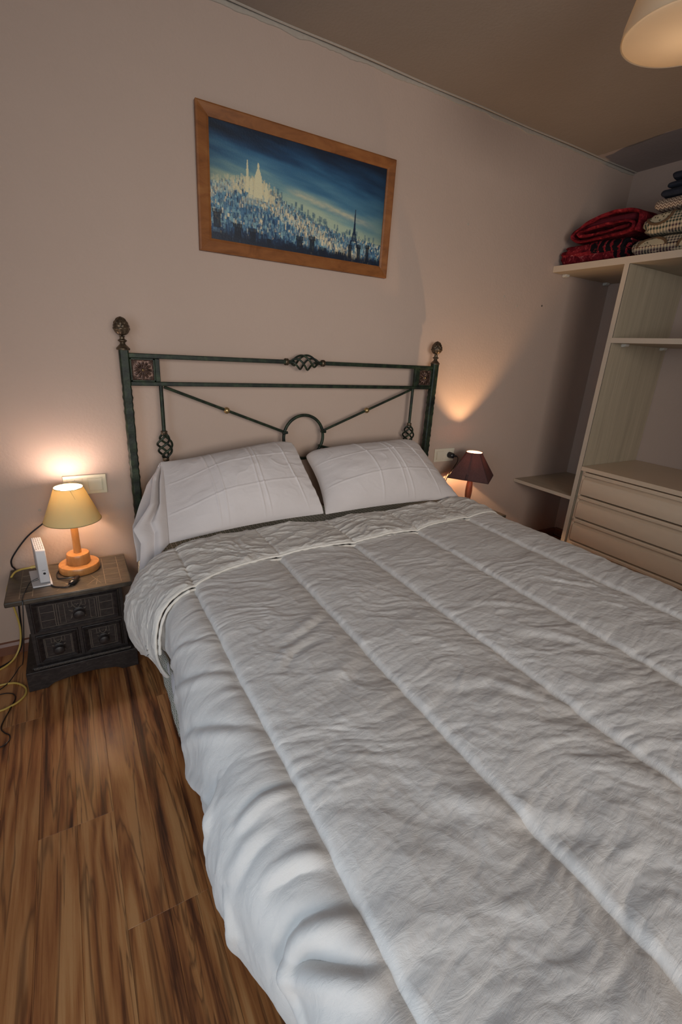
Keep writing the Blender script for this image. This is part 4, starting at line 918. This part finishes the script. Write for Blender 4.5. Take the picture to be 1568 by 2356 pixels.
def pendant():
    x, y, zb = 1.605, 0.970, 2.15; r0, r1, zt = .1655, .095, 2.335
    t = thing('pendant_lamp', 'cream opal drum lamp hanging from the ceiling at top right', 'lamp', (x, y, ZC))
    sh = MB().lathe([(r0, zb), (r0*.985, zb+.03), (r0*.90, zb+.085), (r1*1.25, zb+.15), (r1, zt), (r1-.003, zt), (r1*1.25-.003, zb+.15), (r0*.90-.003, zb+.085), (r0-.006, zb+.03), (r0-.003, zb)], (x, y, 0), 96, cap=False).build('lamp_shade', 'opal_glass', t)
    pr = [(r0-.004, zb+.002)]+[((r0-.004)*math.cos(a), zb+.002-.012*math.sin(a)) for a in np.linspace(0, PI/2, 12)][1:]
    MB().lathe(pr[:-1]+[(0.001, zb-.010)], (x, y, 0), 96, cap=False).build('diffuser', 'opal_glass', t, auto=80)
    MB().lathe([(r1+.001, zt-.004), (r1+.003, zt), (r1+.001, zt+.004), (.02, zt+.006), (.0001, zt+.006)], (x, y, 0), 48, cap=False).build('shade_cap', 'switch_plastic', t)
    MB().tube([(x, y, zt), (x, y, ZC-.02)], .004, 8).build('cord', 'switch_plastic', t)
    MB().lathe([(.045, ZC), (.047, ZC-.01), (.035, ZC-.024), (.004, ZC-.03)], (x, y, 0), 32).build('ceiling_rose', 'switch_plastic', t)
    MB().lathe([(0.0003, -.03), (.02, -.02), (.03, 0), (.02, .02), (0.0003, .03)][::-1], (x, y, zb+.10), 20).build('bulb', 'bulb_pendant', t, auto=80)
    MB().tube([(x, y, zb+.12), (x, y, zt)], .014, 12).build('bulb_socket', 'switch_plastic', t)
pendant()

# ================================================================ SOCKET PLATES
def plate(xc, zc, mat, label, order, roll=0.0):
    t = thing('wall_socket_plate', label, 'wall socket', (xc, YB, zc)); hw, hh = .0785, .0405
    MB().box((xc-hw, YB-.008, zc-hh), (xc+hw, YB-.0003, zc+hh)).build('plate', mat, t, bevel=.0025, seg=3)
    for s_, kind in ((-1, order[0]), (1, order[1])):
        cx_ = xc+s_*.0365; q_ = .0255
        mb = MB()
        for a, b, c, d in ((-q_-.003, -q_-.003, q_+.003, -q_), (-q_-.003, q_, q_+.003, q_+.003), (-q_-.003, -q_, -q_, q_), (q_, -q_, q_+.003, q_)): mb.box((cx_+a, YB-.0100, zc+b), (cx_+c, YB-.008, zc+d))
        mb.build('bezel', mat, t, bevel=.0006)
        if kind == 'rocker':
            MB().prism([(YB-.0100, zc-q_+.001), (YB-.0135, zc-q_+.001), (YB-.0105, zc+q_-.001), (YB-.008, zc+q_-.001), (YB-.008, zc-q_+.001)], cx_-q_+.001, cx_+q_-.001, 'x').build('rocker', mat, t, bevel=.0006)
        else:
            MB().lathe([(.0001, YB-.0012), (.0185, YB-.0012), (.0195, YB-.0095), (.0220, YB-.0098), (.0245, YB-.0085)], (cx_, 0, zc), 40, 'y', cap=False).build('socket_cup', mat, t)
            for a in (-.0095, .0095): MB().lathe([(.0022, YB-.0013), (.0001, YB-.0016)], (cx_+a, 0, zc), 10, 'y', cap=False).build('socket_hole', 'slot_dark', t)
            MB().lathe([(.0012, YB-.0099), (.0001, YB-.0101)], (cx_, 0, zc+.0228), 8, 'y', cap=False).build('screw', 'slot_dark', t)
plate(0.0235, 0.692, 'switch_plastic', 'yellowed double wall plate with socket and switch, behind the cream lamp', ('socket', 'rocker'))
plate(1.970, 0.699, 'ivory_plastic', 'ivory double wall plate with switch and plugged socket, beside the burgundy lamp', ('rocker', 'socket'))

# ================================================================ ROUTER AND CABLES
def router():
    z = 0.367; t = thing('router', 'white upright internet router with slotted top, standing on the left nightstand', 'router', (-.165, 1.96, z))
    pr = [(1.889, z+.012), (1.8885, z+.05), (1.8925, z+.09), (1.900, z+.120), (1.906, z+.136), (1.912, z+.1385), (2.050, z+.1385), (2.058, z+.133), (2.058, z+.012)]
    def shear(mb):   # back end turned slightly to the left
        mb.v = [(x-(y-1.889)*.13, y, zz) for x, y, zz in mb.v]; return mb
    body = shear(MB().prism(pr, -.170, -.137, 'x')).build('body', 'router_plastic', t, bevel=.003, seg=3)
    shear(MB().prism([(1.878, z+.0005), (1.876, z+.006), (1.889, z+.014), (2.055, z+.014), (2.06, z+.0005)], -.1385, -.132, 'x')).build('foot', 'router_plastic', t, bevel=.001)
    shear(MB().box((-.196, 1.879, z+.0005), (-.1345, 2.03, z+.007))).build('foot', 'router_plastic', t, bevel=.002)
    sl = MB()
    for i in range(4):
        for j in range(13):
            yy = 1.918+j*.0102; xx = -.1655+i*.0070; sl.box((xx, yy, z+.1383), (xx+.0044, yy+.0042, z+.1388))
    shear(sl).build('vent_slots', 'slot_dark', body, smooth=False)['kind'] = 'stuff'
    shear(MB().lathe([(.0046, 1.8885), (.0040, 1.8875), (.0001, 1.8872)], (-.1520, 0, z+.050), 18, 'y', cap=False)).build('button', 'black_plastic', body)
    for k in range(5): shear(MB().box((-.158+.0024*k, 1.8880, z+.062+.0007*(k % 2)), (-.1565+.0024*k, 1.8884, z+.0635+.0007*(k % 2)))).build('status_mark', 'slot_dark', body, smooth=False)
router()
z = 0.367
yc = smoothpts([(-.186, 1.972, z+.048), (-.205, 1.970, z+.047), (-.235, 1.985, z+.038), (-.262, 2.010, z+.014), (-.285, 2.015, z-.03), (-.297, 2.03, z-.08), (-.288, 2.052, z-.15), (-.283, 2.062, .10), (-.300, 2.040, .02), (-.345, 2.0, FL+.004), (-.46, 1.93, FL+.004), (-.50, 1.87, FL+.004), (-.43, 1.865, FL+.004), (-.355, 1.878, FL+.004), (-.305, 1.868, FL+.004), (-.272, 1.826, FL+.004), (-.268, 1.785, FL+.004), (-.285, 1.752, FL+.004), (-.315, 1.732, FL+.004), (-.36, 1.72, FL+.004), (-.55, 1.70, FL+.004), (-.90, 1.72, FL+.004)], 10)
yo = MB().tube(yc, .0036, 8).build('network_cable', 'yellow_cable'); tag(yo, 'yellow network cable running from the router down to loops on the floor', 'cable')
MB().tube([(-.184, 1.972, z+.048), (-.200, 1.970, z+.048)], .0058, 8).build('cable_plug', 'yellow_cable', yo)
bc = smoothpts([(-.178, 1.905, z+.024), (-.200, 1.900, z+.020), (-.212, 1.885, z+.008), (-.220, 1.85, z+.003), (-.224, 1.81, z+.003), (-.224, 1.793, z-.006), (-.228, 1.785, z-.05), (-.240, 1.78, .22), (-.262, 1.82, .10), (-.292, 1.93, .01), (-.345, 1.86, FL+.003), (-.46, 1.80, FL+.003), (-.36, 1.820, FL+.003), (-.318, 1.812, FL+.003), (-.300, 1.780, FL+.003), (-.312, 1.722, FL+.003), (-.332, 1.640, FL+.003), (-.322, 1.605, FL+.003), (-.304, 1.58, FL+.003), (-.307, 1.552, FL+.003), (-.34, 1.535, FL+.003), (-.5, 1.53, FL+.003), (-.88, 1.56, FL+.003)], 10)
bo = MB().tube(bc, .0018, 7).build('power_cable', 'black_plastic'); tag(bo, 'thin black power cable from the router foot, wriggling over the floorboards', 'cable')
MB().tube([(-.176, 1.905, z+.025), (-.198, 1.900, z+.020)], [.0042, .0030], 8).build('cable_plug', 'black_plastic', bo)

# ================================================================ WARDROBE
wd = thing('open_wardrobe', 'open pale wood-effect wardrobe without doors along the right wall, with shelves and drawers', 'wardrobe', (2.95, 1.1, FL))
XC = 2.660; XE = XR-.002; Y1, Y2 = 0.55, 1.655; zs = 1.790
def board(name, a, b, mat, edge=None, bev=.0012):
    o = MB().box(a, b).build(name, mat, wd, bevel=bev, seg=1)
    if edge:
        ea, eb = edge; MB().box(ea, eb).build('edge_strip', 'edge_band', o, smooth=False)
    return o
board('side_panel', (XC+.001, Y2-.026, FL), (XE, Y2, zs), 'grey_oak', ((XC-.001, Y2-.0262, FL), (XC+.001, Y2+.0002, zs)))
sp_ = wd.children[0]; MB().box((XC+.0005, Y2-.0272, FL), (XC+.0035, Y2-.0258, zs-.001)).build('edge_gap', 'dark_gap', sp_, smooth=False)
board('side_panel', (XC+.001, Y1-.026, FL), (XE, Y1, zs), 'grey_oak', ((XC-.001, Y1-.0262, FL), (XC+.001, Y1+.0002, zs)))
board('top_shelf', (XC+.001, 0.40, zs), (XE, YB-.002, zs+.034), 'grey_oak_shelf', ((XC-.001, 0.40, zs-.0002), (XC+.001, YB-.002, zs+.0342)))
board('middle_shelf', (XC+.003, Y1, 1.394), (XE, Y2-.026, 1.420), 'grey_oak_shelf', ((XC, Y1, 1.3938), (XC+.003, Y2-.026, 1.4202)))
board('corner_shelf', (XC+.001, Y2, .468), (XE, YB-.002, .489), 'grey_oak_shelf', ((XC-.001, Y2, .4678), (XC+.001, YB-.002, .4892)))
for n_, pts in (('shelf_clip', [(2.755, 2.085, zs, 'y'), (3.18, 2.085, zs, 'y'), (2.76, Y2-.040, 1.394, 's'), (3.17, Y2-.040, 1.394, 's')]),):
    for x, y, zz, k in pts:
        mb = MB().prism([(y+.013, zz), (y-.016, zz), (y-.012, zz-.012), (y+.006, zz-.017), (y+.013, zz-.014)], x, x+.034, 'x'); mb.build(n_, 'clear_plastic', wd, bevel=.001)
# drawer block
DY = Y2-.026-.028
board('drawer_block_top', (XC-.004, Y1, .664), (XE, DY+.026, .690), 'drawer_lacquer')
board('drawer_block_side', (XC+.002, DY, .03), (XE, DY+.014, .664), 'drawer_lacquer')
board('drawer_block_side', (XC+.002, Y1, .03), (XE, Y1+.016, .664), 'drawer_lacquer')
board('filler_strip', (XC+.012, DY+.014, .03), (XC+.03, Y2-.026, .664), 'grey_oak')
zz = [.658, .512, .365, .215, .064]
for k in range(4):
    zt_, zb_ = zz[k], zz[k+1]+.008; a, b = Y1+.017, DY-.002
    # front profile in (x, z): rounded lip on top, shadow groove, flat face
    P = [(XC+.020, zb_), (XC-.002, zb_), (XC-.004, zb_+.003), (XC-.004, zt_-.048), (XC-.002, zt_-.042), (XC+.014, zt_-.032), (XC+.017, zt_-.027), (XC+.012, zt_-.023), (XC-.004, zt_-.022), (XC-.009, zt_-.018), (XC-.009, zt_-.006), (XC-.004, zt_), (XC+.020, zt_)]
    dr = MB().prism(P, a, b, 'y').build('drawer', 'drawer_lacquer', wd, auto=50, bevel=.001, seg=2)
    MB().box((XC+.02, a+.01, zb_+.01), (XC+.45, b-.01, zt_-.02)).build('drawer_box', 'drawer_lacquer', dr, smooth=False)
MB().box((XC+.03, Y1, FL), (XC+.046, DY, .060)).build('toe_kick', 'drawer_lacquer', wd, smooth=False)

# ================================================================ BLANKETS ON THE TOP SHELF
ZS = zs+.0345
def ribbon(path, th, x0, x1, name, mat, seed, amp=.004, parent=None, nx=40):
    """a folded cloth seen edge-on: a centre line in (y, z) given thickness and drawn out along x"""
    P = np.array([(p[1], p[2]) for p in smoothpts([(0, a, b) for a, b in path], 10)]); T = np.gradient(P, axis=0); T /= np.linalg.norm(T, axis=1, keepdims=True)+1e-9; N = np.stack([-T[:, 1], T[:, 0]], 1)
    loop = np.concatenate([P+N*th/2, (P-N*th/2)[::-1]]); loop = np.concatenate([loop, loop[:1]])
    k = len(loop); xs = np.linspace(x0, x1, nx); A = np.zeros((nx, k, 3)); s_ = np.linspace(0, 1, k)
    for i, x in enumerate(xs):
        e = min(i, nx-1-i); r = 1-.5*math.exp(-e/1.2)
        d = amp*pn(np.full(k, x*9), loop[:, 0]*14+loop[:, 1]*11, seed)
        A[i, :, 0] = x+.012*pn(loop[:, 0]*7, loop[:, 1]*25, seed+1)*math.exp(-e/4); c = .5*(np.concatenate([P, P[::-1], P[:1]]))*2
        A[i, :, 1] = c[:, 0]+(loop[:, 0]-c[:, 0])*r; A[i, :, 2] = c[:, 1]+(loop[:, 1]-c[:, 1])*r+d
    mb = MB().grid(A); n_ = k; mb.f += [tuple(range(k)), tuple((nx-1)*k+j for j in range(k))][:0]
    h = len(P)
    for base in (0, (nx-1)*k):
        for j in range(h-1): mb.f.append((base+j, base+j+1, base+k-3-j, base+k-2-j))
    return mb.build(name, mat, parent, auto=75)
def pad(y0, y1, z0, z1, x0, x1, name, mat, seed, parent=None, amp=.006, tilt=0.0, pw=3.2, n=56, dents=()):
    """a plump folded bundle: superellipse section with creases"""
    a = np.linspace(0, 2*PI, 97); ny = n; xs = np.linspace(-1, 1, ny); A = np.zeros((ny, 97, 3)); cy, cz, hy, hz = (y0+y1)/2, (z0+z1)/2, (y1-y0)/2, (z1-z0)/2
    c_, s_ = np.cos(a), np.sin(a); k_ = max(0.0, 1-1.15*hz/hy); sec_z = np.sign(s_)*abs(s_)**(2/pw); sec_y = np.sign(c_)*((1-k_)*abs(c_)**(2/pw)+k_*np.clip(abs(c_)/.30, 0, 1))
    for i, x in enumerate(xs):
        q_ = (1-abs(x)**14)**(1/2.6) if abs(x) < 1 else 0.02
        Y = cy+hy*(.93+.07*q_)*sec_y; Z = cz+hz*q_*sec_z*1.0
        Z = Z+tilt*(Y-cy)
        nn = amp*(fbm(Y*9+x*2, Z*24+x, seed, 3)); A[i, :, 0] = (x0+x1)/2+(x1-x0)/2*x; A[i, :, 1] = Y+sec_y*nn*1.5; A[i, :, 2] = np.maximum(Z+nn*sec_z, z0 if tilt == 0 else -9)
    for zc_, dp in dents:
        g = np.exp(-((A[..., 2]-zc_)/.006)**2); A[..., 0] += dp*g*(xs < -.5)[:, None]; A[..., 1] -= np.sign(A[..., 1]-cy)*dp*g
    mb = MB().grid(A); mb.f += [tuple(range(96)), tuple((ny-1)*97+j for j in range(96))]
    return mb.build(name, mat, parent, auto=80)
lo = pad(1.663, 2.082, ZS, ZS+.108, 2.675, 3.15, 'folded_blanket', 'red_black_fleece', 11, dents=((ZS+.045, .022), (ZS+.082, .018)), pw=2.8)
tag(lo, 'folded red and black fleece blanket lying directly on the wardrobe top shelf', 'blanket', 'red blankets on the wardrobe')
def W2(pts): return [(y, z) for y, z in pts]
up = ribbon([(1.70, 1.985), (1.80, 1.972), (1.96, 1.969), (1.985, 1.975), (1.99, 1.986), (1.97, 1.996), (1.85, 2.006), (1.74, 2.008), (1.690, 2.000), (1.675, 1.98), (1.69, 1.962), (1.80, 1.948), (1.96, 1.945), (2.015, 1.955), (2.025, 1.980), (2.00, 2.010), (1.90, 2.045), (1.82, 2.060), (1.74, 2.058), (1.68, 2.048), (1.660, 2.040), (1.648, 2.02), (1.646, 1.99), (1.652, 1.95)], .017, 2.680, 3.12, 'folded_blanket', 'red_fleece', 21)
tag(up, 'crimson fleece blanket rolled in thick folds on top of the red and black one', 'blanket', 'red blankets on the wardrobe')
pad(1.68, 1.98, 2.008, 2.050, 2.700, 3.10, 'inner_fold', 'dark_red_fleece', 25, up, amp=.003, pw=2.5)
q1 = pad(1.05, 1.655, ZS, ZS+.080, 2.672, 3.12, 'folded_quilt', 'gingham', 31, pw=2.3, amp=.006)
q2 = pad(1.05, 1.622, ZS+.088, ZS+.192, 2.678, 3.10, 'folded_quilt', 'gingham', 37, pw=2.2, amp=.008, dents=((ZS+.120, .012),))
tag(q1, 'green checked quilt with lemon appliques at the bottom of its stack on the shelf', 'quilt', 'checked quilts on the wardrobe')
tag(q2, 'green checked quilt with lemon appliques lying above the lowest one, under the knitted roll', 'quilt', 'checked quilts on the wardrobe')
def applique(par, yc_, zc_, ry, rz, xx, seed):
    # a printed half-slice patch with a brown braid, lying on the rounded front of the fold
    dg = bpy.context.evaluated_depsgraph_get(); dg.update()
    n1, n2 = 26, 12; mbp = MB(); A = np.zeros((n2, n1, 3)); B = []
    for j in range(n2):
        for i in range(n1):
            a = PI*i/(n1-1); r = j/(n2-1); yy = yc_+ry*r*math.cos(a); z_ = zc_+rz*r*math.sin(a)
            ok, loc, nor, _ = par.ray_cast(Vector((2.3, yy, z_)), Vector((1, 0, 0)))
            A[j, i] = (loc.x-.0018 if ok else xx, yy, z_)
    p = MB().grid(A).build('applique', 'dotted_cream', par)
    MB().tube([tuple(A[-1, i]) for i in range(n1)], .0065, 8, flat=1.0).build('braid', 'brown_braid', p)
applique(q1, 1.545, ZS+.038, .070, .036, 2.68, 1); applique(q2, 1.545, ZS+.186, .062, -.050, 2.68, 2); applique(q1, 1.36, ZS+.02, .06, .045, 2.68, 3)
kr = pad(1.25, 1.592, ZS+.200, ZS+.252, 2.690, 3.05, 'knitted_throw', 'zigzag_knit', 41, pw=2.2, amp=.003)
tag(kr, 'rolled beige and brown zigzag throw between the checked quilts and navy cloths', 'throw')
n1 = pad(1.15, 1.575, ZS+.258, ZS+.290, 2.690, 3.05, 'folded_cloth', 'navy_wool', 51, pw=2.2, amp=.004); tag(n1, 'dark navy folded cloth, lowest of the three at the top of the stack', 'cloth', 'navy cloths')
n2 = pad(1.12, 1.560, ZS+.296, ZS+.324, 2.700, 3.05, 'folded_cloth', 'navy_wool', 55, pw=2.2, amp=.004); tag(n2, 'dark navy folded cloth, middle of the three at the top of the stack', 'cloth', 'navy cloths')
n3 = pad(1.10, 1.548, ZS+.331, ZS+.366, 2.700, 3.05, 'folded_cloth', 'navy_wool', 59, pw=2.2, amp=.004); tag(n3, 'dark navy folded cloth, topmost of the three on the stack', 'cloth', 'navy cloths')
